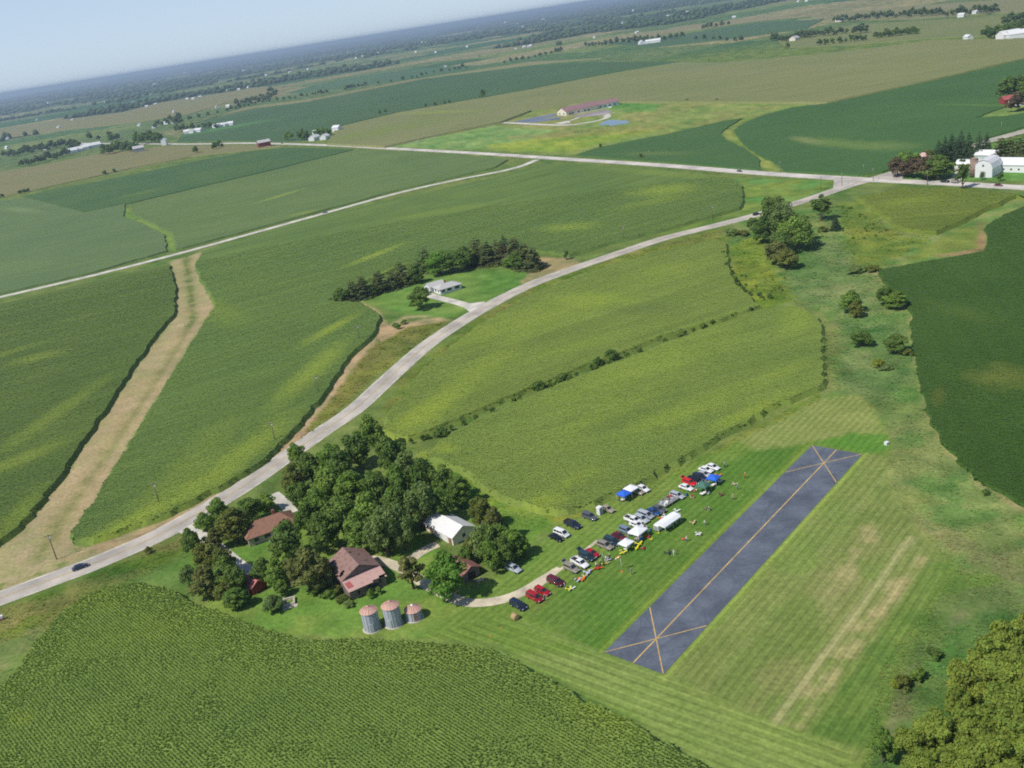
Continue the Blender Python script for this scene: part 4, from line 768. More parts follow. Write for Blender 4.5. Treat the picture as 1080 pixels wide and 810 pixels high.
# -- the tree and bushes of the middle distance
def far_tree(px, py, h, label, fol='far', group=None, kind='far', w=.42):
    x, y = G(px, py); return tree_at(x, y, h, h * w * (.85 + .3 * RNG.random()), kind, fol, label, group, float(terrain(x, y)))
far_tree(510, 103, 14, 'round lone tree on the edge of the long bean field', 'dark')
for a, b in ((449, 113), (469, 110), (474, 109), (459, 111.5)): far_tree(a, b, 6, 'small tree on the corn edge of the long bean field', 'far', 'small trees along the long bean field')
far_tree(401, 121, 8, 'pair of light trees at the bean field corner', 'mid', 'light trees at the bean field corner'); far_tree(407, 119, 7, 'pair of light trees at the bean field corner', 'dark', 'light trees at the bean field corner')
for a, b, f_ in ((317, 148.5, 'dark'), (324, 148, 'dark'), (320, 146, 'dark'), (341, 144, 'mid'), (347, 145, 'mid'), (336, 146, 'mid'), (305, 149, 'mid')): far_tree(a, b, 14, 'tree of the clump round the small roadside farmstead', f_, 'trees round the small roadside farmstead', w=.5)
for a, b in ((207, 162), (227, 158), (232, 156)): far_tree(a, b, 12, 'roadside tree on the edge of the tan field', 'dark', 'roadside trees by the tan field', w=.5)
for a, b in ((26, 204), (30, 203), (22, 205), (3, 209), (121, 182), (111, 184)): far_tree(a, b, 6, 'bush in the hedge between tan and dark fields', 'far', 'bushes between the tan and dark fields', w=.55)
for a, b in ((633, 156), (676, 167), (756, 107.5), (725, 107.5)): far_tree(a, b, 4, 'small bush at the meadow edge near the school', 'dark', 'bushes at the meadow edge', w=.6)
for a, b in ((1058, 104), (1066, 101), (1074, 100), (1062, 99), (1080, 97), (1072, 118), (1078, 116)): far_tree(a, b, 15, 'tree round the far red shed at the photo edge', 'dark' if b != 118 else 'maroon', 'trees round the far red shed', w=.45)
def far_row(pts, n, h, label, fol='far', jit=1.2, w=.5):
    for i in range(n):
        t = i / max(1, n - 1) * (len(pts) - 1); k = min(int(t), len(pts) - 2); f = t - k + (RNG.random() - .5) * .5 / n
        px = pts[k][0] + (pts[k + 1][0] - pts[k][0]) * f; py = pts[k][1] + (pts[k + 1][1] - pts[k][1]) * f + (RNG.random() - .5) * jit
        far_tree(px, py, h * (.65 + .6 * RNG.random()), label, fol, label[0:0] + 'trees ' + label[label.index('in the') :], w=w)
far_row([(5, 166), (40, 160), (80, 153)], 20, 15, 'dark tree in the belt below the valley farms', jit=2.5)
far_row([(24, 176), (60, 168), (84, 158)], 14, 15, 'tree in the hedge running down to the white sheds', jit=1.5)
far_row([(112, 164), (132, 159), (144, 160)], 9, 17, 'tree in the clump by the roadside grey shed', 'dark', jit=2.5)
far_row([(146, 152), (160, 150), (170, 151)], 8, 19, 'tree in the clump beyond the roadside grey shed', 'dark', jit=2.5)
far_row([(95, 148), (125, 146), (118, 150)], 7, 16, 'tree in the copse near the pale road bend', 'dark', jit=2.5)
far_row([(160, 142), (175, 128), (185, 130), (190, 127)], 13, 15, 'tree in the copse of the valley farms', 'far', jit=6)
far_row([(188, 139), (200, 137), (214, 136), (228, 135)], 8, 13, 'tree in the line by the white field buildings', 'dark')
far_row([(190, 130), (240, 118), (262, 112), (300, 106), (330, 101), (345, 98)], 26, 11, 'tree in the long hedge above the blue green field', jit=1.2)
far_row([(250, 112), (270, 108), (292, 98), (282, 104)], 22, 16, 'tree in the copse at the middle of the valley edge', jit=7)
far_row([(364, 95), (372, 93), (386, 91), (432, 84), (450, 79), (478, 74), (492, 72)], 22, 11, 'tree in the broken hedge over the long bean field')
far_row([(532, 67), (560, 62), (586, 56), (592, 54)], 14, 12, 'tree in the hedge leading to the tan corn', jit=.8)
far_row([(618, 50), (640, 48), (680, 45), (720, 40)], 20, 17, 'tree in the dark belt behind the white far farmstead', jit=1.4)
far_row([(742, 31), (752, 30), (768, 27)], 6, 16, 'tree in the loose group on the far bean field', jit=1)
far_row([(735, 42), (760, 43), (782, 44)], 7, 10, 'bush in the scrub patch on the far slope', jit=2)
far_row([(814, 43), (826, 44), (845, 41), (858, 39), (880, 37), (914, 35)], 26, 15, 'tree in the dark windbreak round the far hill farm', jit=1.6)
far_tree(831, 52, 12, 'lone round tree in front of the far hill farm', 'dark')
far_row([(865, 48), (876, 47), (890, 45), (900, 44), (908, 43), (912, 43)], 10, 11, 'tree in the short hedge beside the tan corn', 'dark', jit=.8)
far_row([(924, 41), (940, 39), (955, 37), (967, 36)], 14, 12, 'tree in the clipped looking hedge by the pale lane', 'dark', jit=.8)
far_row([(880, 24), (920, 20), (960, 18), (1000, 17), (1048, 14)], 40, 15, 'tree in the long dark belt on the far hill', jit=2.5)
far_row([(1042, 41), (1050, 39), (1062, 38), (1072, 36), (1082, 35)], 14, 16, 'tree in the windbreak of the white photo edge farm', 'dark', jit=2.5)
far_row([(1058, 26), (1072, 23), (1082, 20)], 8, 14, 'tree in the copse above the photo edge farm', jit=2)
# ------------------------------------------------------------------ valley woods: one mass of crowns
def woods():
    r = np.random.default_rng(11); ico = bmesh.new(); bmesh.ops.create_icosphere(ico, subdivisions=1, radius=1)
    iv = np.array([v.co[:] for v in ico.verts]); itr = np.array([[v.index for v in f.verts] for f in ico.faces]); ico.free()
    xs, ys, ds = [], [], []
    d_ = 2500.
    while d_ < 34000:
        st = .0036 if d_ < 9000 else .005; a = np.arange(math.radians(52), math.radians(128), st); a = a + r.random(len(a)) * st
        dr = max(13, d_ * d_ / (HC * F) * 1.9) if d_ < 9000 else d_ * .05
        rr = d_ + r.random(len(a)) * dr; xs.append(rr * np.cos(a)); ys.append(rr * np.sin(a)); ds.append(rr); d_ += dr
    x, y, dd = np.concatenate(xs), np.concatenate(ys), np.concatenate(ds)
    cover = wood_cover(x, y)
    # the valley starts nearer on one side, beyond the tan corn on the other
    az = np.degrees(np.arctan2(x, y)); start = np.interp(az, *WOOD_AZ)
    m = (dd > start) & (cover > np.interp(dd, [2500, 3400, 9000, 30000], [.44, .41, .40, .32]))
    for Pp in ([(0, 136), (60, 127), (130, 118), (170, 108), (200, 103), (280, 91), (310, 93), (240, 108), (200, 120), (150, 128), (80, 136), (0, 146)], [(300, 99), (330, 90), (400, 77), (470, 70), (520, 68), (440, 82), (370, 93)], [(92, 108), (125, 101), (124, 104), (95, 110)], [(415, 40), (480, 33), (490, 35), (420, 44)], [(640, 46), (720, 36), (800, 24), (870, 20), (850, 30), (780, 40), (690, 50)],
               [(855, 17), (960, 6), (1080, -2), (1200, -10), (1200, 10), (1080, 12), (960, 20), (870, 22)], [(820, 42), (900, 26), (1000, 20), (1080, 14), (1200, 8), (1200, 30), (1080, 36), (980, 40), (900, 47), (830, 50)], [(660, 40), (720, 27), (800, 18), (860, 16), (800, 22), (720, 33), (680, 40)], [(250, 72), (330, 66), (335, 69), (255, 76)], [(670, 18), (705, 15), (700, 21), (668, 22)]): m &= ~inpoly(x, y, GL(Pp))
    x, y, dd = x[m], y[m], dd[m]; n = len(x)
    w = np.clip(dd * .0026, 7, 60) * (.8 + .5 * r.random(n)); hh = np.clip(8 + 8 * r.random(n) + dd * .0003, 7, 22)
    V = iv[None] * (1 + (r.random((n, 12, 1)) - .5) * .5); V = V * np.stack([w, w, hh * .62], 1)[:, None, :]
    V[:, :, 0] += x[:, None]; V[:, :, 1] += y[:, None]; V[:, :, 2] += (terrain(x, y) + hh * .42)[:, None]
    tri = (itr[None] + 12 * np.arange(n)[:, None, None]).reshape(-1); me = bpy.data.meshes.new('valley_woods')
    me.vertices.add(n * 12); me.vertices.foreach_set('co', V.astype(np.float32).ravel()); me.loops.add(len(tri)); me.loops.foreach_set('vertex_index', tri.astype(np.int32))
    me.polygons.add(len(tri) // 3); me.polygons.foreach_set('loop_start', np.arange(0, len(tri), 3, dtype=np.int32)); me.update(calc_edges=True)
    base = np.array(rgb(72, 94, 58)); c = base[None] * (.7 + .6 * r.random((n, 1))) * np.stack([.9 + .3 * fbm(x / 400, y / 400, 3), np.ones(n), np.ones(n)], 1)
    setcol(me, np.repeat(c, 12, 0)); me.materials.append(leafmat('valley_foliage', .9, 0.0))
    tag(link('valley_woods', me), 'unbroken dark woodland filling the valley up to the hazy horizon', 'woodland', kind='stuff'); return n
woods()
# ------------------------------------------------------------------ buildings
def boards(name, c, k_=1.0):
    k = NT(name); v = k.obj(); m = k.mapv(v, 0, (5, 5, .35)); f = k.noise(m, 1.4, 4, .7); g = k.noise(v, .7, 4, .65)
    cc = k.mix(k.ramp(f, .3, .7), tuple(q * .62 for q in c), tuple(q * 1.25 for q in c)); cc = k.mix(1, cc, k.mix(k.ramp(g, .35, .65), (.8, .8, .82), (1.15, 1.13, 1.1)), 'MULTIPLY')
    k.col(cc); k.set(Roughness=.9); k.bump(f, .6, .05); return k.m
def tin(name, c, rust, amt=.5, rough=.55):
    k = NT(name); v = k.obj(); m = k.mapv(v, 0, (1.2, 1.2, .5)); f = k.ramp(k.noise(m, 1.1, 6, .7), .62 - .25 * amt, .68)
    g = k.noise(v, 5, 3); cc = k.mix(f, c, rust); cc = k.mix(1, cc, k.mix(g, (.82, .82, .82), (1.15, 1.15, 1.15)), 'MULTIPLY'); k.col(cc); k.set(Roughness=rough, Specular_IOR_Level=.3); return k.m
GREYW = boards('weathered_boards', rgb(124, 112, 104)); RUSTR = tin('rusty_roof', rgb(148, 120, 110), rgb(120, 88, 80), .7, .8); PINKR = tin('faded_pink_roof', rgb(196, 160, 150), rgb(176, 132, 122), .4, .7); REDR = tin('red_roof_sheet', rgb(176, 96, 92), rgb(156, 92, 84), .4)
BRNR = tin('brown_shingles', rgb(150, 112, 92), rgb(130, 94, 78), .6, .9); WHR = tin('white_metal_roof', rgb(226, 226, 224), rgb(196, 192, 186), .2, .45); WHW = mat('white_wall', rgb(228, 228, 226), .6, var=.05); CREAM = mat('cream_wall', rgb(226, 218, 200), .7, var=.05)
GLS = mat('window_glass', rgb(40, 50, 58), .12, var=.1, spec=.6); DARKI = mat('dark_timber', rgb(54, 48, 44), .95); GALV = tin('galvanised_steel', rgb(176, 182, 188), rgb(162, 164, 164), .2, .42); CONC = mat('concrete', rgb(186, 180, 168), .9, var=.12)
TRIM = mat('white_trim', rgb(232, 230, 226), .6, var=.04); STONE = mat('pale_stone', rgb(190, 184, 168), .95, var=.2, scale=4); GREYR = tin('pale_grey_shingles', rgb(190, 188, 184), rgb(172, 170, 168), .5, .85); MARN = tin('maroon_metal_roof', rgb(150, 118, 116), rgb(138, 108, 106), .3, .6)
REDW = boards('red_barn_boards', rgb(150, 70, 62)); GREYS = mat('grey_siding', rgb(150, 152, 154), .7)
def slab(m, pts, th=.14, mi=0):
    """roof plane with thickness: pts counter-clockwise seen from above"""
    n = len(pts); a = Vector(pts[1]) - Vector(pts[0]); b = Vector(pts[2]) - Vector(pts[0]); nn = a.cross(b).normalized() * th
    V = [tuple(p) for p in pts] + [tuple(Vector(p) + nn) for p in pts]
    m.add(V, [tuple(reversed(range(n))), tuple(range(n, 2 * n))] + [(i, (i + 1) % n, n + (i + 1) % n, n + i) for i in range(n)], mi)
def opening(root, name, side, s, z, w_, h_, L, W, m, frame=TRIM, inner=None, innername='pane'):
    """window or door on wall 'f','b' (long walls, y=-W/2,+W/2) or 'l','r' (gables)"""
    mb = MB(); mi = MB()
    def bx(mbx, off, ww, hh, th):
        if side in 'fb': sg = -1 if side == 'f' else 1; mbx.box((s, sg * (W / 2 + off), z + h_ / 2), (ww, th, hh))
        else: sg = -1 if side == 'l' else 1; mbx.box((sg * (L / 2 + off), s, z + h_ / 2), (th, ww, hh))
    bx(mb, .03, w_ + .16, h_ + .16, .08); o = mb.build(name, frame, root)
    if inner: bx(mi, .06, w_, h_, .06); mi.build(innername, inner, o)
    return o
def gable(name, label, cat, c, ang, L, W, eave, ridge, wm, rm, ov=.4, group=None, wins=(), doors=(), hip=0, chimney=None, gam=False, z=0, roofname='roof'):
    """house or shed: ridge along its local x"""
    t = thing(name, label, cat, (c[0], c[1], z), ang, group); w_ = MB(); x, y = L / 2, W / 2
    if hip: w_.box((0, 0, eave / 2), (L, W, eave))
    elif gam:
        prof = [(-y, 0), (y, 0), (y, eave), (y * .82, eave + (ridge - eave) * .55), (y * .45, eave + (ridge - eave) * .88), (0, ridge - .05), (-y * .45, eave + (ridge - eave) * .88), (-y * .82, eave + (ridge - eave) * .55), (-y, eave)]
        n = len(prof); w_.add([(-x, a, b) for a, b in prof] + [(x, a, b) for a, b in prof], [tuple(range(n))[::-1], tuple(range(n, 2 * n))] + [(i, (i + 1) % n, n + (i + 1) % n, n + i) for i in range(n)])
    else: w_.add([(-x, -y, 0), (-x, y, 0), (-x, y, eave), (-x, 0, ridge), (-x, -y, eave), (x, -y, 0), (x, y, 0), (x, y, eave), (x, 0, ridge), (x, -y, eave)], [(4, 3, 2, 1, 0), (5, 6, 7, 8, 9), (0, 5, 9, 4), (1, 2, 7, 6), (0, 1, 6, 5), (3, 4, 9, 8), (2, 3, 8, 7)])
    w_.build('wall', wm, t); r = MB(); o = ov; ze = eave - o * (ridge - eave) / y * .8 + .02; zr = ridge + .03
    if hip:
        hx = x - hip; slab(r, [(-x - o, -y - o, ze), (x + o, -y - o, ze), (hx, 0, zr), (-hx, 0, zr)]); slab(r, [(x + o, y + o, ze), (-x - o, y + o, ze), (-hx, 0, zr), (hx, 0, zr)])
        slab(r, [(x + o, -y - o, ze), (x + o, y + o, ze), (hx, 0, zr)]); slab(r, [(-x - o, y + o, ze), (-x - o, -y - o, ze), (-hx, 0, zr)])
    elif gam:
        P = [(-y - .25, eave - .15), (-y * .84, eave + (ridge - eave) * .55), (-y * .46, eave + (ridge - eave) * .89), (0, ridge), (y * .46, eave + (ridge - eave) * .89), (y * .84, eave + (ridge - eave) * .55), (y + .25, eave - .15)]
        for i in range(6): (a, b), (c_, d_) = P[i], P[i + 1]; slab(r, [(-x - o, a, b + .02), (x + o, a, b + .02), (x + o, c_, d_ + .02), (-x - o, c_, d_ + .02)], .12)
    else:
        slab(r, [(-x - o, -y - o, ze), (x + o, -y - o, ze), (x + o, 0, zr), (-x - o, 0, zr)]); slab(r, [(x + o, y + o, ze), (-x - o, y + o, ze), (-x - o, 0, zr), (x + o, 0, zr)])
    ro = r.build(roofname, rm, t)
    if chimney: MB().box((chimney[0], chimney[1], ridge + .2), (.7, .7, 1.6)).build('chimney', mat('brick', rgb(150, 96, 80), .9), ro)
    for q in wins: opening(t, 'window', q[0], q[1], q[2], q[3], q[4], L, W, None, TRIM, GLS)
    for q in doors: opening(t, 'door', q[0], q[1], 0.05, q[2], q[3], L, W, None, q[4] if len(q) > 4 else TRIM)
    return t
def mid(*p): return (sum(q[0] for q in p) / len(p), sum(q[1] for q in p) / len(p))
def angpx(a, b): p, q = G(*a), G(*b); return math.atan2(q[1] - p[1], q[0] - p[0])
# the old barn: local x along its gable end, y back along the ridge; origin at the near corner
t = thing('old_barn', 'weathered grey barn with rusty holed roof and pink lean-to', 'barn', (*G(370.7, 634), 0), math.radians(28)); BW, B0, B1, BE, BR_ = 9.2, 3.6, 13.2, 3.9, 6.3
m = MB(); m.add([(0, B0, 0), (BW, B0, 0), (BW, B0, BE), (BW / 2, B0, BR_), (0, B0, BE), (0, B1, 0), (BW, B1, 0), (BW, B1, BE), (BW / 2, B1, BR_), (0, B1, BE)], [(0, 1, 2, 3, 4), (9, 8, 7, 6, 5), (5, 0, 4, 9), (1, 6, 7, 2)]); m.build('wall', GREYW, t)
m = MB(); m.add([(0, 0, 0), (BW, 0, 0), (BW, B0 - .05, 0), (0, B0 - .05, 0), (0, 0, 2.7), (BW, 0, 2.7), (BW, B0 - .05, 3.75), (0, B0 - .05, 3.75)], [(0, 1, 5, 4), (1, 2, 6, 5), (3, 0, 4, 7)]); ln = m.build('lean_to_wall', GREYW, t)
[MB().box((x_, .0, 1.3 + .6 * (i % 2)), (.5 + .5 * (i % 3), .06, 1.1)).build('dark_gap', DARKI, ln) for i, x_ in enumerate((2.2, 5.0, 6.4, 7.7))]
MB().box((4.6, B0 + .1, 3.4), (.1, .1, .1)).box((4.6, 8, .05), (9, 9, .1)).build('earth_floor', DARKI, t)
def roofgrid(mb, A, B, Cc, nu, nv, holes, th=.07):
    A, B, Cc = Vector(A), Vector(B), Vector(Cc); nn = (B - A).cross(Cc - A).normalized() * th
    for i in range(nu):
        for j in range(nv):
            if (i, j) in holes: continue
            q = [A + (B - A) * ((i + a) / nu) + (Cc - A) * ((j + b) / nv) for a, b in ((0, 0), (1, 0), (1, 1), (0, 1))]
            mb.add([tuple(p) for p in q] + [tuple(p + nn) for p in q], [(3, 2, 1, 0), (4, 5, 6, 7)] + ([(0, 1, 5, 4)] if j == 0 else []) + ([(3, 7, 6, 2)] if j == nv - 1 else []) + ([(0, 4, 7, 3)] if i == 0 else []) + ([(1, 2, 6, 5)] if i == nu - 1 else []))
m = MB(); hl = {(4, 1), (5, 1), (4, 2), (5, 2), (6, 2), (6, 3), (5, 3), (19, 1), (19, 2), (20, 1), (20, 2), (20, 3), (12, 0), (13, 0), (13, 1), (15, 1), (10, 0), (9, 0), (9, 1), (7, 0), (6, 0)}
roofgrid(m, (-.45, B1 + .5, BE - .12), (-.45, B0 - .5, BE - .12), (BW / 2, B1 + .5, BR_ + .06), 24, 10, {(23 - a, b) for a, b in hl}); rl = m.build('roof', RUSTR, t)
m = MB(); roofgrid(m, (BW + .45, B0 - .5, BE - .12), (BW + .45, B1 + .5, BE - .12), (BW / 2, B0 - .5, BR_ + .06), 24, 10, {(16, 8), (17, 8), (14, 5), (6, 4)}); m.build('roof', RUSTR, t)
m = MB(); roofgrid(m, (-.3, -.45, 2.62), (BW + .3, -.45, 2.62), (-.3, B0 - .1, 3.85), 22, 8, {(17, 0), (18, 0), (18, 1), (19, 0), (19, 1), (20, 0), (20, 1), (16, 0), (15, 0), (21, 1), (14, 0)}); lr = m.build('lean_to_roof', PINKR, t)
m = MB(); m.add([(.1, .55, 2.62 + 1.0 / 4 + .17), (1.6, .55, 2.62 + .25 + .17), (1.3, 2.5, 3.63), (0, 2.4, 3.6)], [(0, 1, 2, 3)]); m.build('red_roof_sheet', REDR, lr)
MB().lathe([(.55, 0), (.6, .2), (.6, 1.5), (.2, 1.75)], 14).build('white_tank', TRIM, None, (*G(349, 615.4), 0)); tag(bpy.data.objects['white_tank'], 'small white tank standing against the long barn wall', 'tank')
# grain bins
def grain_bin(px, py, r, h, label, cap):
    t = thing('grain_bin', label, 'grain bin', (*G(px, py), 0), RNG.random() - .9, 'round grain bins')
    MB().lathe([(r + .35, -.05), (r + .35, .12)], 28).build('foundation', CONC, t); pr = []
    n = int(h / .28)
    for i in range(n * 2 + 1): pr.append((r + (.025 if i % 2 else -.01), .12 + (h - .12) * i / (n * 2)))
    wl = MB().lathe(pr, 32, cap=False, smooth=False).build('wall', GALV, t)
    sm = MB(); [sm.box((math.cos(a) * (r + .03), math.sin(a) * (r + .03), h / 2 + .06), (.05, .07, h - .14), rz=a) for a in [2 * PI * i / 14 for i in range(14)]]; sm.build('seam', mat('dark_seam', rgb(138, 142, 146), .5), wl)
    rr = MB(); rr.lathe([(r + .16, h - .02), (r + .18, h + .05), (r * .5, h + .58), (.22, h + 1.02)], 28, smooth=False)
    for i in range(14): a = 2 * PI * i / 14; rr.tube([(math.cos(a) * (r + .15), math.sin(a) * (r + .15), h + .08), (math.cos(a) * .25, math.sin(a) * .25, h + 1.04)], .035, 4)
    ro = rr.build('roof', tin('bin_roof', rgb(206, 166, 150), rgb(192, 146, 128), .5, .6), t)
    MB().lathe([(.34, h + .95), (.34, h + 1.12), (.1, h + 1.2)], 14).build('cap', TRIM if cap else bpy.data.materials['bin_roof'], ro)
    dr = MB(); dr.box((r * math.cos(-1.35) * 1.02, r * math.sin(-1.35) * 1.02, min(1.3, h * .5)), (.75, .12, min(1.9, h * .7)), rz=-1.35 + PI / 2); dr.build('door', GALV if h > 3 else mat('red_hatch', rgb(150, 110, 104)), t)
    ld = MB(); a = -.6; [ld.box((math.cos(a) * (r + .1), math.sin(a) * (r + .1), .4 + .35 * i), (.06, .4, .04), rz=a) for i in range(int(h / .37))]; ld.build('ladder', mat('dark_seam', rgb(138, 142, 146), .5), t)
    return t
grain_bin(393, 662.6, 1.82, 4.7, 'tall rust capped grain bin nearest the cornfield edge', False); grain_bin(415.7, 657.8, 1.86, 4.8, 'tall grain bin in the middle of the three', False); grain_bin(437.2, 651.5, 1.8, 2.3, 'short squat grain bin with a white roof cap', True)
# white shed, small shed, houses
a_ = angpx((450, 559.5), (478.6, 575.7)); u_ = np.array([math.cos(a_), math.sin(a_)]); v_ = np.array([-u_[1], u_[0]]); c_ = (np.array(G(450, 559.5)) + np.array(G(478.6, 575.7))) / 2 + v_ * 3.4
t = gable('metal_shed', 'long white metal shed with two pale doors beside the wood', 'shed', c_, a_, 12.2, 6.8, 2.3, 4.1, CREAM, WHR, .35, doors=[('f', -.3, 2.3, 2.1), ('f', 2.5, 2.3, 2.1), ('f', -3.6, 1.2, 2, mat('brown_door', rgb(140, 104, 84))), ('f', 4.8, 1.1, 1.9, mat('brown_door', rgb(140, 104, 84)))], wins=[('f', -5, 1, .9, .8), ('r', 0, 1, 1, 1)])
a_ = angpx((496.7, 606), (480.5, 596)); c_ = mid(G(495.5, 609), G(484, 600.5)); t = gable('wooden_shed', 'small grey shed with rusty red roof behind the bright green tree', 'shed', c_, a_, 6.8, 4.6, 2.1, 3.3, GREYW, tin('rust_red_roof', rgb(154, 108, 98), rgb(134, 92, 84), .5), .35, doors=[('l', 0, 1.8, 1.7, DARKI)], wins=[('f', 1, 1, .8, .7)])
MB().box((0, 0, .25), (1.6, 1.1, .12)).box((0, 0, .35), (1.5, .2, .1)).box((-.6, 0, .12), (.2, 1.1, .24)).box((.6, 0, .12), (.2, 1.1, .24)).build('pallet', mat('pallet_wood', rgb(196, 176, 156), .9), None, (*G(506.5, 612.5), 0), .5); tag(bpy.data.objects['pallet'], 'pale wooden pallet lying beside the rusty red roofed shed', 'pallet')
a_ = angpx((265.2, 571.5), (306, 557)); u_ = np.array([math.cos(a_), math.sin(a_)]); v_ = np.array([-u_[1], u_[0]]); c_ = (np.array(G(265.5, 567, 2.5)) + np.array(G(308.9, 552.2, 2.5))) / 2 + v_ * 4
t = gable('farmhouse', 'low brown roofed farmhouse half hidden by trees near the road', 'house', c_, a_, 13.2, 7.6, 2.6, 4.9, mat('tan_siding', rgb(186, 172, 156), .8), BRNR, .5, hip=3.2, wins=[('f', -4.5, .9, 1.3, 1.1), ('f', -1.5, .9, 1.8, 1.2), ('f', 4, .9, 1.4, 1.1), ('r', 0, .9, 1.4, 1.1)], doors=[('f', 1.6, 1, 2)], chimney=(2, 1))
MB().box((0, -4.9, .1), (3, 1.8, .2)).box((1.2, -6.2, .05), (1, 1, .1)).build('porch_slab', CONC, t)
a_ = angpx((259, 611), (278, 621)); t = gable('red_roof_shed', 'small shed with plain red roof among the yard trees', 'shed', G(268.5, 621), a_, 4.8, 3.6, 2, 3.1, REDW, tin('plain_red_roof', rgb(186, 116, 112), rgb(170, 104, 100), .4), .3, doors=[('f', 0, 1, 1.8, TRIM)])
a_ = angpx((300, 637), (312, 634)); t = thing('stone_foundation', 'square ring of pale stone on the lawn below the red roofed shed', 'foundation', (*G(305, 635.5), 0), a_)
m = MB(); [m.box((s_ * 1.25, 0, .3), (.4, 2.9, .6)).box((0, s_ * 1.25, .3), (2.1, .4, .6)) for s_ in (-1, 1)]; m.build('stone_ring', STONE, t); m = MB(); m.box((-.3, -2.2, .06), (2.6, 1.1, .12), .15).box((1.5, -2.0, .06), (1, 1.2, .12), -.2); m.build('paving', STONE, t); MB().box((.4, .3, .66), (2.4, .18, .08), .5).build('plank', mat('pallet_wood', rgb(196, 176, 156), .9), t)
# ranch house
a_ = angpx((465, 311), (485, 305)); u_ = np.array([math.cos(a_), math.sin(a_)]); v_ = np.array([-u_[1], u_[0]]); A_ = np.array(G(465, 311)); c_ = A_ + u_ * 5.8 + v_ * 3.6
t = gable('ranch_house', 'white ranch house with pale grey hip roof on the mown lawn', 'house', c_, a_, 11.6, 7.2, 2.6, 4.0, WHW, GREYR, .6, hip=3.2, wins=[('f', -4.2, .9, 1.7, 1.2), ('f', -.8, .9, 2.4, 1.2), ('f', 3.4, .8, 2.6, 1.4), ('l', 1.4, .9, 1.4, 1.1), ('l', -1.8, .9, 1.1, 1.1)], doors=[('f', 1.4, 1, 2)], chimney=(0, 2))
c_ = A_ + u_ * 2.6 + v_ * 11.2; t = gable('garage', 'white garage with pale roof behind the ranch house', 'garage', c_, a_, 8.2, 6.4, 2.7, 4.1, WHW, GREYR, .4, doors=[('l', -.8, 2.6, 2.2, GREYS)], wins=[('f', 1.5, 1, 1.2, 1), ('l', 2.1, 1, .8, .8)])
# farm with white barns
R2A = angpx((1000, 193.5), (1080, 198)); 
t = gable('white_barn', 'white gambrel roofed barn beside the brown silo', 'barn', mid(G(1031, 186), G(1042, 186), G(1052, 181.2)), math.radians(42), 14, 9.5, 5, 9.6, WHW, WHR, .4, gam=True, doors=[('l', 0, 2.6, 3, GREYS)], wins=[('l', 0, 6, 1, 1), ('f', -3, 1.5, .9, .8), ('f', 0, 1.5, .9, .8), ('f', 3, 1.5, .9, .8)])
t = thing('silo', 'brown concrete silo standing before the white gambrel barn', 'silo', (*G(1027, 186.5), 0)); MB().lathe([(2.1, 0), (2.1, 9.6)] , 24).build('wall', mat('brown_concrete', rgb(150, 126, 110), .9, var=.15), t); m = MB(); [m.lathe([(2.15, z_), (2.15, z_ + .12)], 24) for z_ in (1, 2.5, 4, 5.5, 7, 8.5)]; m.build('hoop', mat('hoop_steel', rgb(128, 110, 98)), t); MB().lathe([(2.2, 9.6), (1.4, 10.4), (.2, 10.8)], 24).build('roof', bpy.data.materials['brown_concrete'], t)
def quonset(name, label, c, ang, L, R):
    t = thing(name, label, 'barn', (*c, 0), ang); pr = [(R * math.cos(PI * i / 14), R * .95 * math.sin(PI * i / 14)) for i in range(15)]
    MB().loft([[(xx, a, b) for a, b in pr] for xx in (-L / 2, L / 2)], cap=False).build('roof', WHR, t); n = 15
    MB().add([(-L / 2 + .2, a * .97, b * .97) for a, b in pr] + [(L / 2 - .2, a * .97, b * .97) for a, b in pr], [tuple(range(n)), tuple(range(n, 2 * n))[::-1]]).build('wall', WHW, t)
    m = MB(); m.box((-L / 2 + .12, 0, R * .32), (.1, R * .8, R * .64)); m.build('door', GREYS, t); return t
quonset('quonset_barn', 'white half round quonset barn under the tall spruces', G(1026, 176), R2A + .1, 17, 4.6)
t = gable('machine_shed', 'white shed with green tinted wall behind the gambrel barn', 'shed', G(1042, 170.5), R2A + .1, 12, 8, 4.5, 6.8, mat('pale_green_wall', rgb(196, 212, 202), .7), WHR, .4, doors=[('f', 0, 3, 3, GREYS)])
c_ = G(1060, 180); t = gable('machine_shed', 'long low white building running out of the picture by the farm yard', 'shed', (c_[0] + 16 * math.cos(R2A), c_[1] + 16 * math.sin(R2A) + 5), R2A + .1, 34, 11, 4, 7, WHW, WHR, .4, wins=[('f', x_, 1.3, 1, .9) for x_ in (-14, -11, -7, -3, 1)], doors=[('l', 0, 3.4, 3.2, GREYS)])
t = gable('farmhouse', 'farmhouse with pink hip roof behind maroon trees', 'house', G(974, 178), R2A, 10, 9, 5.6, 9.4, WHW, tin('pink_shingles', rgb(206, 172, 164), rgb(186, 150, 142), .5), .5, hip=4, wins=[('f', -2.5, 1, 1.2, 1.4), ('f', 2.5, 1, 1.2, 1.4), ('f', -2.5, 3.6, 1.2, 1.4), ('f', 2.5, 3.6, 1.2, 1.4)])
t = gable('red_shed', 'small bright red shed in front of the photo edge trees', 'shed', G(1062, 110), .1, 9, 7, 4, 6.5, REDW, REDR, .3, doors=[('f', 0, 2.6, 2.8)]); t = gable('farmhouse', 'white house cut by the photo edge below the red shed', 'house', G(1081, 110), .1, 14, 9, 5, 8, WHW, GREYR, .4, wins=[('f', -3, 1, 1.2, 1.4), ('f', 1, 1, 1.2, 1.4)], doors=[('f', 3.5, 1.1, 2.1, GREYS)])
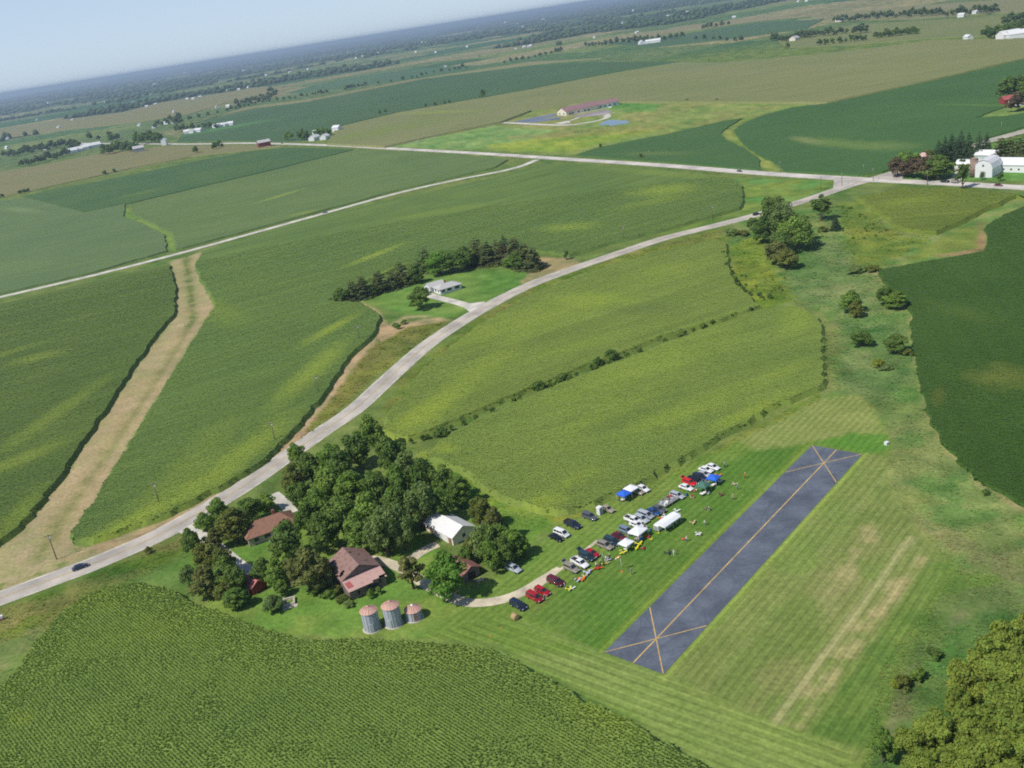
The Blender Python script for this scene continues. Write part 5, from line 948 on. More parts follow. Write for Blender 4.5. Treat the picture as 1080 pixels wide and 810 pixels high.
# school
a_ = math.radians(24); u_ = np.array([math.cos(a_), math.sin(a_)]); v_ = np.array([-u_[1], u_[0]]); A_ = np.array(G(597.5, 122))
t = gable('school', 'long cream school wing with maroon metal roof and tall gable end', 'school', A_ + u_ * 22 + v_ * 10.5, a_, 44, 21, 4.6, 8.8, CREAM, MARN, .7, wins=[('l', -5, 1, 2.6, 1.8), ('l', 5, 1, 2.6, 1.8)] + [('f', x_, 1, 2.4, 1.6) for x_ in (-17, -13, -5, 4)], doors=[('f', 9, 3, 2.6, GREYS)])
t = gable('school', 'second school wing with maroon roof and white front beyond the main gable', 'school', A_ + u_ * 60 + v_ * 9, a_ - .12, 30, 16, 4.4, 7.8, WHW, MARN, .7, wins=[('f', x_, 1, 2.4, 1.6) for x_ in (-10, -4, 2)], doors=[('f', 9, 3, 2.8, GREYS)])
MB().box((0, 0, .6), (6, .8, 1.2)).box((0, 0, 1.3), (5, .2, .3)).build('school_sign', STONE, None, (*G(592, 124), 0), .2); tag(bpy.data.objects['school_sign'], 'low pale block sign between school and car park', 'sign')
# ------------------------------------------------------------------ houses far off
def far_house(px, py, L, W, h, label, wm, rm, group=None, ang=None):
    x, y = G(px, py); return gable('distant_house', label, 'house', (x, y), RNG.random() * PI if ang is None else ang, L, W, h, h + W * .3, wm, rm, .4, group, z=float(terrain(x, y)) - .2)
far_house(279, 155, 17, 10, 7, 'small old reddish barn with grey roof right beside the highway', REDW, GREYR, ang=.4)
far_house(147, 160.5, 17, 12, 7, 'grey gabled shed at the tan field edge beside the highway', GREYS, GREYR, ang=.3); far_house(174, 153, 9, 8, 9, 'narrow white building where the highway leaves the trees', WHW, WHR)
for a, b, L_ in ((75, 161.5, 24), (82, 160, 18), (88, 158, 20), (93, 156.5, 26), (99, 155.5, 26)): far_house(a, b, L_, 14, 5, 'long white shed in the stepped row at the tan field edge', WHW, WHR, 'white sheds at the tan field edge', .5)
for a, b, L_ in ((332, 147.8, 16), (343, 146.8, 14), (335, 142, 12)): far_house(a, b, L_, 9, 4.5, 'white building of the small roadside farmstead clump', WHW, WHR, 'white buildings of the roadside farmstead')
far_house(356, 138.5, 11, 10, 6, 'lone white hut on the corn edge near the roadside farmstead', WHW, WHR)
for a, b in ((199, 141), (204, 140.5), (210, 139.5), (229, 135), (234, 134), (240, 133), (243, 132.5)): far_house(a, b, 15, 10, 5, 'white building in the line on the light green field', WHW, WHR, 'white buildings on the light green field')
for a, b in ((677, 47), (686, 45.8), (692, 45)): far_house(a, b, 24, 14, 6, 'white building of the far farmstead before the dark belt', WHW, WHR, 'white buildings of the far farmstead')
for a, b in ((1064, 41.5), (1074, 41)): far_house(a, b, 26, 15, 7, 'white building at the photo edge farm windbreak', WHW, WHR, 'white buildings at the photo edge windbreak')
far_house(838, 43, 17, 12, 5, 'pale building inside the far hill windbreak', CREAM, GREYR); far_house(887, 22, 34, 14, 6, 'white roofed building in the far hill belt', WHW, WHR)
FH = 'white specks of houses across the valley'
for a, b in ((8, 147), (8, 157), (49, 158), (62, 135), (39, 127), (77, 127), (88, 126), (126, 117), (155, 113), (164, 111), (198, 105), (184, 119), (184, 130), (163, 135), (176, 131), (147, 133), (51, 109), (111, 108), (167, 104), (163, 90), (185, 78), (194, 76), (4, 105), (140, 108), (204, 105), (211, 103), (240, 96), (252, 95), (262, 93), (221, 80), (229, 114), (241, 113),
             (257, 74.5), (281, 80), (304, 66), (308, 66), (306, 77), (325, 74), (347, 76), (350, 58), (367, 55), (376, 63), (446, 46), (450, 46), (474, 43), (493, 50), (430, 54), (439, 56), (460, 56), (470, 71), (544, 52), (553, 50.5), (558, 50), (533, 24), (546, 25.5), (551, 29), (383, 61), (399, 58), (520, 33), (627, 40), (657, 25), (672, 35), (705, 17.5), (719, 12), (725, 13), (736, 12.5), (668, 12), (774, 19), (842, 2), (851, 1.5), (904, 21), (1028, 15), (1014, 18), (1021, 42), (560, 49), (573, 21), (735, 12)):
    x_, y_ = G(a, b); dd_ = dist(x_, y_); far_house(a, b, max(11, min(60, dd_ * .0028)), max(8, min(30, dd_ * .0016)), max(4.5, min(9, dd_ * .001)), 'tiny white house far off among the valley trees', WHW, WHR, FH)
# ------------------------------------------------------------------ utility poles
POLEM = mat('pole_wood', rgb(120, 108, 94), .95); INS = mat('insulator', rgb(196, 196, 192), .3)
def pole_proto(label, loc, h, group):
    t = thing('utility_pole', label, 'utility pole', loc, .6, group); MB().tube([(0, 0, -.2), (0, 0, h)], [.16, .11], 8).build('post', POLEM, t)
    arm = MB().box((0, 0, h - .5), (2.2, .12, .14)).build('crossarm', POLEM, t)
    for x_ in (-1, -.35, .35, 1): MB().lathe([(.05, 0), (.08, .06), (.05, .2)], 8, (x_, 0, h - .43)).build('insulator', INS, arm)
    MB().lathe([(.22, 0), (.22, .8)], 10, (.3, 0, h - 1.7)).build('transformer', INS, t); return t
PG = 'utility poles along the curving road'
p0 = None
for a, b in ((60, 590), (169, 534), (291, 468), (337, 417), (380, 361), (658, 254), (752, 232)):
    o = pole_proto('wooden utility pole beside the curving paved road', (0, 0, 0), 8, PG) if p0 is None else copy_tree(p0); p0 = p0 or o; o.location = (*G(a, b), 0); o.rotation_euler = (0, 0, .3)
for a, b in ((911, 187), (921, 191), (888, 196), (866, 200), (1056, 141), (823, 182), (978, 195), (685, 170), (595, 163)):
    o = copy_tree(p0); o['label'] = 'utility pole beside the straight highway'; o['group'] = 'utility poles along the straight highway'; o.location = (*G(a, b), 0); o.rotation_euler = (0, 0, 1.2)
# ------------------------------------------------------------------ vehicles
def paint_mat(name, c, metal=0.0):
    if name in _MC: return _MC[name]
    k = NT(name); k.col(c); k.set(Roughness=.32, Metallic=metal, Specular_IOR_Level=.5, Coat_Weight=.5, Coat_Roughness=.08); _MC[name] = k.m; return k.m
CARC = {n_: paint_mat('car_paint_' + n_, c_) for n_, c_ in dict(navy=rgb(36, 44, 66), red=rgb(168, 26, 34), maroon=rgb(100, 22, 40), tan=rgb(164, 152, 132), white=rgb(236, 236, 234), teal=rgb(44, 66, 76), silver=rgb(178, 184, 190), steel=rgb(122, 136, 154), blue=rgb(40, 76, 130), grey=rgb(88, 92, 98), black=rgb(24, 27, 32), bright=rgb(214, 24, 22), bronze=rgb(112, 98, 84), greytan=rgb(146, 138, 124)).items()}
TYRE = mat('tyre_rubber', rgb(34, 34, 35), .9); RIM = mat('wheel_rim', rgb(184, 186, 190), .35, .6); LAMP = mat('head_lamp', rgb(226, 228, 228), .1, spec=.7); TAIL = mat('tail_lamp', rgb(150, 20, 22), .2); PLAST = mat('black_plastic', rgb(40, 40, 42), .6)
def wheel(t, x, y, r=.33):
    m = MB(); s = 1 if y > 0 else -1
    m.loft([[(x + q * math.cos(a), y + s * w_, r + q * math.sin(a)) for a in [2 * PI * i / 16 for i in range(16)]] for q, w_ in ((r * .8, -.11), (r, -.09), (r, .07), (r * .86, .11))]); o = m.build('wheel', TYRE, t)
    m = MB(); m.loft([[(x + q * math.cos(a), y + s * w_, r + q * math.sin(a)) for a in [2 * PI * i / 12 for i in range(12)]] for q, w_ in ((r * .62, .10), (r * .58, .122))]); m.build('rim', RIM, o)
def car(kind, colr, label, loc, rz, hatch=False, group=None, name=None):
    """local x forward"""
    D = dict(sedan=(4.7, 1.8, (-2.0, 1.15), (-1.35, .2), .92, 1.44), van=(5.0, 1.96, (-2.42, 1.75), (-2.25, .75), 1.08, 1.78), suv=(4.8, 1.9, (-2.3, 1.2), (-2.1, .35), 1.06, 1.74), pickup=(5.5, 1.96, (-.75, 1.5), (-.55, .75), 1.12, 1.82), wagon=(4.7, 1.8, (-2.25, 1.2), (-2.0, .3), .95, 1.5))[kind]
    L, W, base, roof, belt, top = D; t = thing(name or {'sedan': 'parked_car', 'van': 'parked_minivan', 'suv': 'parked_car', 'pickup': 'pickup_truck', 'wagon': 'parked_car'}[kind], label, {'pickup': 'pickup truck', 'van': 'minivan'}.get(kind, 'car'), (*loc, 0), rz, group)
    x0, x1 = -L / 2, L / 2; h = W / 2; P = CARC[colr]; hood = belt - .04
    st = [(x0, .42, belt - .22, .86), (x0 + .12, .3, belt - .05, .96), (x0 + .7, .26, belt, 1), (-.2, .24, belt, 1), (base[1], .24, belt, 1), (x1 - .75, .26, hood - .1, .98), (x1 - .18, .32, hood - .24, .93), (x1, .42, hood - .42, .82)]
    if kind == 'pickup': st = [(x0, .5, belt - .1, .95), (x0 + .05, .4, belt, 1)] + st[3:]
    rings = []
    for x, zl, zh, wf in st:
        ww = h * wf; rings.append([(x, -ww * .9, zl), (x, ww * .9, zl), (x, ww, zl + .16), (x, ww, (zl + zh) / 2 + .1), (x, ww * .95, zh - .05), (x, ww * .84, zh), (x, -ww * .84, zh), (x, -ww * .95, zh - .05), (x, -ww, (zl + zh) / 2 + .1), (x, -ww, zl + .16)])
    b = MB().loft(rings)
    hb, ht = h * .9, h * .72; c = [(base[0], -hb, belt - .02), (base[1], -hb, belt - .02), (base[1], hb, belt - .02), (base[0], hb, belt - .02), (roof[0], -ht, top), (roof[1], -ht, top), (roof[1], ht, top), (roof[0], ht, top)]
    mid_ = [(roof[0] + .12, -ht * .8, top + .05), (roof[1] - .15, -ht * .8, top + .05), (roof[1] - .15, ht * .8, top + .05), (roof[0] + .12, ht * .8, top + .05)]
    b.add(c + mid_, [(0, 1, 5, 4), (1, 2, 6, 5), (2, 3, 7, 6), (3, 0, 4, 7), (4, 5, 9, 8), (5, 6, 10, 9), (6, 7, 11, 10), (7, 4, 8, 11), (8, 9, 10, 11)])
    b.build('body', P, t)
    def panel(nm, q, u0, u1, v0, v1, m=GLS, off=.018, fn=None):
        A, B, Cc, E = [Vector(c[i]) for i in q]; nn = (B - A).cross(E - A).normalized() * off
        f = lambda u, v: tuple((A * (1 - u) + B * u) * (1 - v) + (E * (1 - u) + Cc * u) * v + nn)
        V = [f(u0, v0), f(u1, v0), f(u1, v1), f(u0, v1)]; g = lambda p: tuple(Vector(p) - nn * .9)
        MB().add(V + [g(p) for p in V], [(0, 1, 2, 3), (4, 5, 1, 0), (5, 6, 2, 1), (6, 7, 3, 2), (7, 4, 0, 3)]).build(nm, m, t)
    panel('windshield', (1, 2, 6, 5), .06, .94, .1, .93); panel('rear_window', (3, 0, 4, 7), .08, .92, .2, .9)
    segs = {'pickup': [(.08, .92)], 'sedan': [(.12, .5), (.54, .9)], 'van': [(.05, .33), (.36, .62), (.65, .93)]}.get(kind, [(.06, .32), (.35, .6), (.63, .92)])
    for u0, u1 in segs: panel('side_window', (0, 1, 5, 4), u0, u1, .12, .88); panel('side_window', (2, 3, 7, 6), 1 - u1, 1 - u0, .12, .88)
    wx = L * .29
    for x in (-wx, wx * 1.06):
        for y in (-h + .06, h - .06): wheel(t, x, y, .36 if kind in ('suv', 'pickup', 'van') else .33)
    for s in (-1, 1): MB().box((x1 - .12, s * h * .66, hood - .36), (.18, .36, .17)).build('headlight', LAMP, t); MB().box((x0 + .06, s * h * .8, belt - .25), (.14, .2, .26)).build('tail_light', TAIL, t)
    MB().box((x1 - .06, 0, .47), (.16, W * .8, .16)).build('bumper', PLAST, t); MB().box((x0 + .06, 0, .5), (.16, W * .8, .16)).build('bumper', PLAST, t)
    for s in (-1, 1): MB().box((base[1] - .35, s * (h + .08), belt + .08), (.14, .2, .14)).build('mirror', P, t)
    if kind == 'pickup':
        m = MB(); m.box((x0 + 1.0, 0, belt + .02), (1.75, W * .74, .05)); m.build('bed', DARKI, t)
        for s in (-1, 1): MB().box((x0 + 1.0, s * h * .92, belt + .14), (1.95, .1, .3)).build('bed_side', P, t)
        MB().box((x0 + .06, 0, belt + .14), (.1, W * .8, .3)).build('tailgate', P, t)
    if hatch:
        m = MB(); m.box((0, 0, 0), (1.15, W * .72, .08), M=Matrix.Translation((roof[0] - .42, 0, top + .22)) @ Matrix.Rotation(math.radians(22), 4, 'Y')); hh_ = m.build('tailgate', P, t); MB().box((0, 0, .05), (.7, W * .6, .03), M=Matrix.Translation((roof[0] - .46, 0, top + .24)) @ Matrix.Rotation(math.radians(22), 4, 'Y')).build('window', GLS, hh_)
    t.scale = (.9, .9, .9); return t
CH = math.radians(-52)
PARK = 'vehicles parked in the front line along the flying field'; PARB = 'vehicles parked in the back line beside the corn'
for px, py, kd, cl, lb, da, ht in [
    (547, 640.5, 'van', 'navy', 'dark blue minivan at the start of the front line near the hay bale', 0, 0), (564.2, 632, 'van', 'red', 'bright red minivan beside the dark blue minivan', 0, 0), (572.3, 625.5, 'wagon', 'red', 'bright red car between red and maroon minivans', 0, 0), (586.3, 615.5, 'van', 'maroon', 'maroon minivan at the end of the gravel drive', 0, 0),
    (603, 601.5, 'suv', 'greytan', 'grey tan vehicle with raised dark rear hatch next to the white pickup', 0, 1), (612, 596, 'pickup', 'white', 'white pickup with open dark bed between tan hatch and teal van', 0, 0), (619.3, 589, 'van', 'teal', 'dark teal minivan with its tailgate raised', 0, 1), (624.4, 585.3, 'sedan', 'red', 'red sedan tucked behind the teal van with raised tailgate', 0, 0),
    (638.7, 577.6, 'suv', 'greytan', 'tan boxy car parked beside the long teal van', 0, 0), (645.8, 573, 'van', 'teal', 'long teal minivan between the tan boxy car and the maroon car', 0, 0), (653.2, 567.3, 'sedan', 'maroon', 'maroon sedan just before the small white canopy', 0, 0), (661.3, 562, 'suv', 'steel', 'steel grey car partly behind the large white canopy', 0, 0),
    (668.3, 550.8, 'pickup', 'white', 'white pickup behind the white sedan near the large canopy', 0, 0), (672, 555.6, 'sedan', 'white', 'white sedan in front of the white pickup by the large canopy', 0, 0), (677, 549.5, 'suv', 'silver', 'silver car next to the white sedan and pickup', 0, 0), (681.2, 545.3, 'van', 'silver', 'silver minivan squeezed between silver car and blue car', 0, 0), (689.2, 541.8, 'sedan', 'blue', 'bright blue car in the middle of the front line', 0, 0), (694.8, 538.8, 'sedan', 'grey', 'dark grey car beside the bright blue car', 0, 0),
    (714.6, 524.4, 'wagon', 'silver', 'silver wagon beside the loaded flat trailer', 0, 0), (724, 516, 'sedan', 'white', 'white car in front of the red car with raised hatch', 0, 0), (727.4, 510.6, 'wagon', 'bright', 'bright red car with its rear hatch raised', 0, 1), (732.5, 508.3, 'wagon', 'black', 'black car close behind the bright red hatchback', 0, 0), (738.4, 505.4, 'suv', 'navy', 'navy blue car between black and silver cars', 0, 0), (742.8, 502, 'sedan', 'silver', 'silver grey car between navy car and two white cars', 0, 0), (744.9, 497.2, 'sedan', 'white', 'white car second from the far end of the front line', 0, 0), (752, 494.3, 'sedan', 'white', 'white car at the far end of the front line', 0, 0)]:
    car(kd, cl, lb, G(px, py), CH + da + (RNG.random() - .5) * .12, ht, PARK)
for px, py, kd, cl, lb, ht in [(586.7, 568.8, 'sedan', 'black', 'black car beside the white van at the start of the back line', 0), (592.6, 564.6, 'van', 'white', 'white van beside the black car in the back line', 0), (604.3, 555.2, 'pickup', 'navy', 'dark blue pickup alone in the back line', 0), (622.3, 546.9, 'suv', 'grey', 'dark grey car between blue pickup and portable toilet', 0),
    (641, 538.7, 'sedan', 'tan', 'tan car right behind the white portable toilet', 0), (672.2, 520, 'sedan', 'tan', 'tan car half under the white canopy by the corn', 0), (678.2, 517, 'sedan', 'white', 'white car at the far end of the back line by the corn', 0)]:
    car(kd, cl, lb, G(px, py), CH + (RNG.random() - .5) * .15, ht, PARB)
car('suv', 'silver', 'lone silver car on the grass between trees and front line', G(542, 601.8), math.radians(-48))
def roadcar(px, py, P, kd, cl, lb, flip=0, name=None, off=1.8):
    a_ = angpx(*P) + (PI if flip else 0); x, y = G(px, py); return car(kd, cl, lb, (x + off * math.sin(a_), y - off * math.cos(a_)), a_, 0, None, name or 'driving_car')
roadcar(85, 598.5, ((60, 609), (100, 594)), 'sedan', 'navy', 'dark car driving on the curving paved road near the waterway', 0, None, .6); roadcar(798, 226.8, ((760, 236.5), (850, 211)), 'suv', 'black', 'dark car on the paved road beside the creek trees', 0, None, 0)
roadcar(780, 181.2, ((700, 174.5), (800, 182.5)), 'sedan', 'grey', 'dark car on the straight highway before the junction', 0, None, 0); roadcar(1053, 196.3, ((1000, 193.5), (1080, 198)), 'sedan', 'maroon', 'dark red car on the highway past the white barns', 0, None, 0); roadcar(343, 224.6, ((340, 225.5), (420, 203.5)), 'sedan', 'steel', 'blue grey car driving on the white gravel road', 0, None, 0)
roadcar(996.5, 192.6, ((1080, 198), (1000, 193.5)), 'pickup', 'black', 'black pickup pulling a trailer on the highway by the farm', 0, 'driving_pickup', 0); roadcar(232, 581, ((226, 576), (236, 584)), 'sedan', 'black', 'black car parked on the shaded white drive of the farmyard', 0, 'parked_car', .5); roadcar(352, 152.6, ((400, 156), (340, 153)), 'van', 'white', 'white van on the highway beside the small roadside farmstead', 0, None, 0); roadcar(297.5, 151.6, ((340, 153), (260, 151)), 'sedan', 'black', 'dark car on the highway beyond the red roadside barn', 0, None, 0)
def trailer(label, loc, rz, L=4.4, W=2.0, deck=.62, sides=True, name='trailer'):
    t = thing(name, label, 'trailer', (*loc, 0), rz); m = MB(); m.box((0, 0, deck), (L, W, .1)); m.build('deck', mat('grey_deck', rgb(150, 148, 142), .8, var=.2), t)
    for y in (-W / 2 - .1, W / 2 + .1): wheel(t, -.2, y, .33)
    MB().box((L / 2 + .5, 0, deck - .08), (1.2, .1, .1)).build('drawbar', PLAST, t)
    if sides:
        for s in (-1, 1):
            m = MB(); m.box((0, s * W / 2, deck + .55), (L, .06, .06)).box((0, s * W / 2, deck + .3), (L, .05, .05)); [m.box((-L / 2 + L * i / 5, s * W / 2, deck + .3), (.06, .06, .6)) for i in range(6)]; m.build('rail', GALV, t)
    return t
t = trailer('flat railed trailer loaded with pale gear and red boxes', G(705, 530.8), CH + 1.57, 5.2, 2.6)
for i, (a, b, dx, cl) in enumerate(((-1.9, .5, .9, 'silver'), (-.9, -.4, .8, 'white'), (.2, .5, .9, 'greytan'), (1.2, -.3, .8, 'silver'), (1.9, .6, .6, 'bright'), (-2, -.7, .5, 'white'), (.9, .9, .5, 'maroon'))): o = MB().box((0, 0, .26), (dx, .6, .5)).box((0, 0, .54), (dx * .9, .5, .06)).build('gear_box', CARC[cl], None, None); ca, sa = math.cos(CH + 1.57), math.sin(CH + 1.57); q = G(705, 530.8); o.location = (q[0] + a * ca - b * sa, q[1] + a * sa + b * ca, .67); o.rotation_euler = (0, 0, CH + .3 * i); tag(o, {'bright': 'bright red box on the railed trailer', 'maroon': 'dark red box on the railed trailer', 'greytan': 'tan box on the railed trailer'}.get(cl, 'pale gear box on the railed flat trailer'), 'box', 'gear boxes on the trailer')
t = trailer('pale trailer behind the black pickup on the highway', G(1007, 193.2), angpx((1080, 198), (1000, 193.5)), 4.6, 2.1, .7)
MB().box((0, 0, 1.3), (3.6, 1.7, 1.1)).box((0, 0, 1.9), (3.4, 1.5, .12)).build('load', CARC['greytan'], t)
# ------------------------------------------------------------------ canopies and camp things
def cloth(name, c): return mat(name, c, .8, var=.05)
WC, BC, GC = cloth('white_cloth', rgb(240, 240, 240)), cloth('blue_cloth', rgb(50, 104, 206)), cloth('green_cloth', rgb(76, 116, 102))
def canopy(label, loc, rz, L, W, m, eave=2.1, peak=2.9, long=False, group=None, valance=.28):
    t = thing('canopy', label, 'canopy tent', (*loc, 0), rz, group); x, y = L / 2, W / 2; c = MB(); r = x - y if long else 0
    rings = [[(-x, -y, eave - valance), (x, -y, eave - valance), (x, y, eave - valance), (-x, y, eave - valance)], [(-x, -y, eave), (x, -y, eave), (x, y, eave), (-x, y, eave)]]
    c.loft(rings, False, False)
    if long: c.add([(-x, -y, eave), (x, -y, eave), (x, -y * .5, eave + (peak - eave) * .75), (-x, -y * .5, eave + (peak - eave) * .75), (x, 0, peak), (-x, 0, peak), (x, y * .5, eave + (peak - eave) * .75), (-x, y * .5, eave + (peak - eave) * .75), (x, y, eave), (-x, y, eave)], [(0, 1, 2, 3), (3, 2, 4, 5), (5, 4, 6, 7), (7, 6, 8, 9), (0, 3, 5, 7, 9), (1, 8, 6, 4, 2)])
    else: c.add([(-x, -y, eave), (x, -y, eave), (x, y, eave), (-x, y, eave), (-x * .45, -y * .45, eave + (peak - eave) * .62), (x * .45, -y * .45, eave + (peak - eave) * .62), (x * .45, y * .45, eave + (peak - eave) * .62), (-x * .45, y * .45, eave + (peak - eave) * .62), (0, 0, peak)], [(0, 1, 5, 4), (1, 2, 6, 5), (2, 3, 7, 6), (3, 0, 4, 7), (4, 5, 8), (5, 6, 8), (6, 7, 8), (7, 4, 8)])
    c.build('roof', m, t)
    for a, b in ((-1, -1), (1, -1), (1, 1), (-1, 1)): MB().tube([(a * (x - .05), b * (y - .05), 0), (a * (x - .05), b * (y - .05), eave)], .035, 6).build('leg', TRIM, t)
    if long:
        for a in (0,): [MB().tube([(a, b * (y - .05), 0), (a, b * (y - .05), eave)], .035, 6).build('leg', TRIM, t) for b in (-1, 1)]
    return t
AH = CH + PI / 2
canopy('large white canopy with pointed roof beside the steel grey car', G(673.6, 567.5), AH + .1, 3.9, 3.2, WC, 2.2, 3.0); canopy('small white canopy with flat looking roof near yellow planes', G(661.2, 579.5), AH + .05, 2.9, 2.7, WC, 2.0, 2.5); canopy('blue canopy at the corn side next to the white one', G(659, 527.5), AH, 3, 2.9, BC, 2.1, 2.8)
canopy('white canopy at the corn side between blue canopy and tan car', G(666.3, 522.3), AH, 3, 2.9, WC, 2.2, 2.8); canopy('dark green canopy near the front line of cars', G(742, 519), AH + .2, 3.1, 3, GC, 2.2, 3.1); canopy('blue canopy nearest the far end of the front line', G(753, 510.8), AH + .2, 3, 2.9, BC, 2.1, 2.9)
canopy('long white barrel topped awning in the pit area', G(705, 556), AH + .02, 6.0, 3.2, WC, 2.0, 2.75, True)
def table(label, loc, rz, L=1.8, W=.76, m=None, name='folding_table'):
    t = thing(name, label, 'table', (*loc, 0), rz); MB().box((0, 0, .74), (L, W, .05)).build('table_top', m or TRIM, t)
    for a in (-1, 1):
        for b in (-1, 1): MB().tube([(a * (L / 2 - .15), b * (W / 2 - .08), 0), (a * (L / 2 - .15), b * (W / 2 - .08), .72)], .025, 6).build('leg', PLAST, t)
    return t
def chair(label, loc, rz, m, group=None):
    t = thing('folding_chair', label, 'chair', (*loc, 0), rz, group); MB().box((0, 0, .44), (.52, .5, .05)).build('seat', m, t); MB().box((-.27, 0, .75), (.06, .5, .55)).build('backrest', m, t)
    for a in (-1, 1):
        for b in (-1, 1): MB().tube([(a * .23, b * .22, 0), (a * .23, b * .22, .43)], .02, 6).build('leg', PLAST, t)
    return t
BLUEP, YELP, ORGP, REDP = mat('blue_fabric', rgb(42, 78, 170), .8), mat('yellow_film', rgb(232, 220, 40), .4), mat('orange_film', rgb(244, 122, 30), .4), mat('red_film', rgb(216, 48, 42), .4)
for px, py, lb in ((658.2, 528.5, 'white folding table under the blue corn side canopy'), (674.5, 569.5, 'white folding table under the large white canopy'), (661.5, 580.5, 'white folding table under the small white canopy'), (742, 522.5, 'white folding table under the dark green canopy'), (752.6, 513.5, 'white folding table at the edge of the blue far canopy'), (706, 557.5, 'white folding table under the long barrel awning')): table(lb, G(px, py), AH)
for px, py, cl, lb in ((724.3, 523.4, BLUEP, 'blue folding chair in front of the silver wagon'), (739, 522.2, TRIM, 'white folding chair at the front leg of the green canopy'), (747.2, 522, TRIM, 'white folding chair at the outer leg of the green canopy'), (677, 571, BLUEP, 'blue folding chair at the corner of the large white canopy'), (732.3, 519.3, ORGP, 'orange folding chair between white car and green canopy'), (735, 518, TRIM, 'white folding chair beside the orange folding chair'), (686, 561, BLUEP, 'blue folding chair out in the pit grass')): chair(lb, G(px, py), AH + 1.5, cl)
t = thing('portable_toilet', 'white portable toilet standing upright before the tan car', 'portable toilet', (*G(632.8, 542.5), 0), CH); MB().box((0, 0, 1.1), (1.15, 1.15, 2.1)).build('cabin', WHW, t); MB().box((0, 0, 2.2), (1.25, 1.25, .14), taper=.85).build('roof', TRIM, t); d_ = MB().box((.59, 0, 1.05), (.04, .8, 1.8)).build('door', GREYS, t); MB().box((.63, .3, 1.05), (.04, .05, .16)).build('handle', PLAST, d_)
t = thing('cargo_trailer', 'small white box trailer at the near end of the long awning', 'trailer', (*G(695, 559), 0), AH); MB().box((0, 0, 1.05), (2.0, 1.5, 1.3)).box((0, 0, 1.75), (1.8, 1.3, .12)).build('box', WHW, t); [wheel(t, 0, y_, .28) for y_ in (-.78, .78)]; MB().box((1.4, 0, .45), (.9, .1, .1)).build('drawbar', PLAST, t); MB().box((-1.02, 0, 1.0), (.04, 1.2, 1.0)).build('door', GREYS, t)
t = thing('parasol', 'tilted white parasol standing at the far end of the long awning', 'parasol', (*G(713.5, 551.5), 0), 0); MB().tube([(0, 0, 0), (.25, .1, 2.4)], .04, 8).build('pole', TRIM, t); MB().lathe([(1.0, 2.1), (.6, 2.4), (.05, 2.62)], 10, (.27, .1, 0), smooth=False).build('canopy', WC, t); MB().lathe([(.3, 0), (.3, .1)], 12).build('base', CONC, t)
t = thing('windsock', 'orange and white windsock on a tall thin pole by the parked line', 'windsock', (*G(656, 602.8), 0), 0); MB().tube([(0, 0, 0), (0, 0, 4.2)], [.05, .035], 8).build('pole', TRIM, t); MB().lathe([(.3, 0), (.3, .06)], 12).build('base', ORGP, t)
for i in range(4): MB().tube([(-.05 - .28 * i, 0, 4.0 - .12 * i), (-.33 - .28 * i, 0, 3.88 - .12 * i)], [.26 - .035 * i, .225 - .035 * i], 10, cap=False).build('sock', ORGP if i % 2 == 0 else TRIM, t)
t = thing('hay_bale', 'round tan hay bale lying by the dark blue minivan', 'hay bale', (*G(543.6, 653.5), 0), .6); k = NT('dry_hay'); v = k.obj(); f = k.noise(k.mapv(v, 0, (3, 14, 3)), 3, 4); k.col(k.mix(f, rgb(150, 122, 82), rgb(214, 188, 140))); k.set(Roughness=1); k.bump(f, .6, .05)
MB().loft([[(q * math.cos(a), w_, .76 + q * math.sin(a)) for a in [2 * PI * i / 24 for i in range(24)]] for q, w_ in ((.66, -.64), (.76, -.58), (.78, 0), (.76, .58), (.66, .64))]).build('bale', k.m, t); m = MB(); [m.loft([[(q * math.cos(a), w_, .76 + q * math.sin(a)) for a in [2 * PI * i / 24 for i in range(24)]] for q, w_ in ((.79, y_), (.79, y_ + .03))], cap=False) for y_ in (-.3, 0, .3)]; m.build('twine', mat('twine', rgb(120, 96, 64)), t)
def cone(label, loc, s=1.0):
    t = thing('marker_cone', label, 'cone', (*loc, 0), 0, 'orange marker cones on the mown strip'); MB().box((0, 0, .03), (.5, .5, .06)).build('base', ORGP, t); MB().lathe([(.2, .06), (.05, .75)], 14).build('cone', ORGP, t); MB().lathe([(.152, .28), (.115, .46)], 14, cap=False).build('band', TRIM, t); t.scale = (s, s, s)
cone('orange marker cone on the mown strip nearer the hay bale', G(529, 663), .6); cone('orange marker cone on the mown strip nearer the cornfield', G(517.5, 671), .6)
MB().box((0, 0, .35), (1.0, .8, .7)).box((0, 0, .73), (1.1, .9, .07)).build('white_crate', WHW, None, (*G(935, 468.8), 0), .5); tag(bpy.data.objects['white_crate'], 'single white crate at the rim of the rough creek grass', 'crate')
t = thing('utility_box', 'small dark and white utility box with a red base in the roadside grass', 'utility box', (*G(1, 654), 0), .4); MB().box((0, 0, .25), (1.4, .9, .5)).build('base', mat('red_plinth', rgb(160, 86, 84)), t); MB().box((.3, 0, .85), (.7, .8, .7)).build('cabinet', WHW, t); MB().box((-.35, 0, .85), (.55, .8, .7)).build('door', PLAST, t)
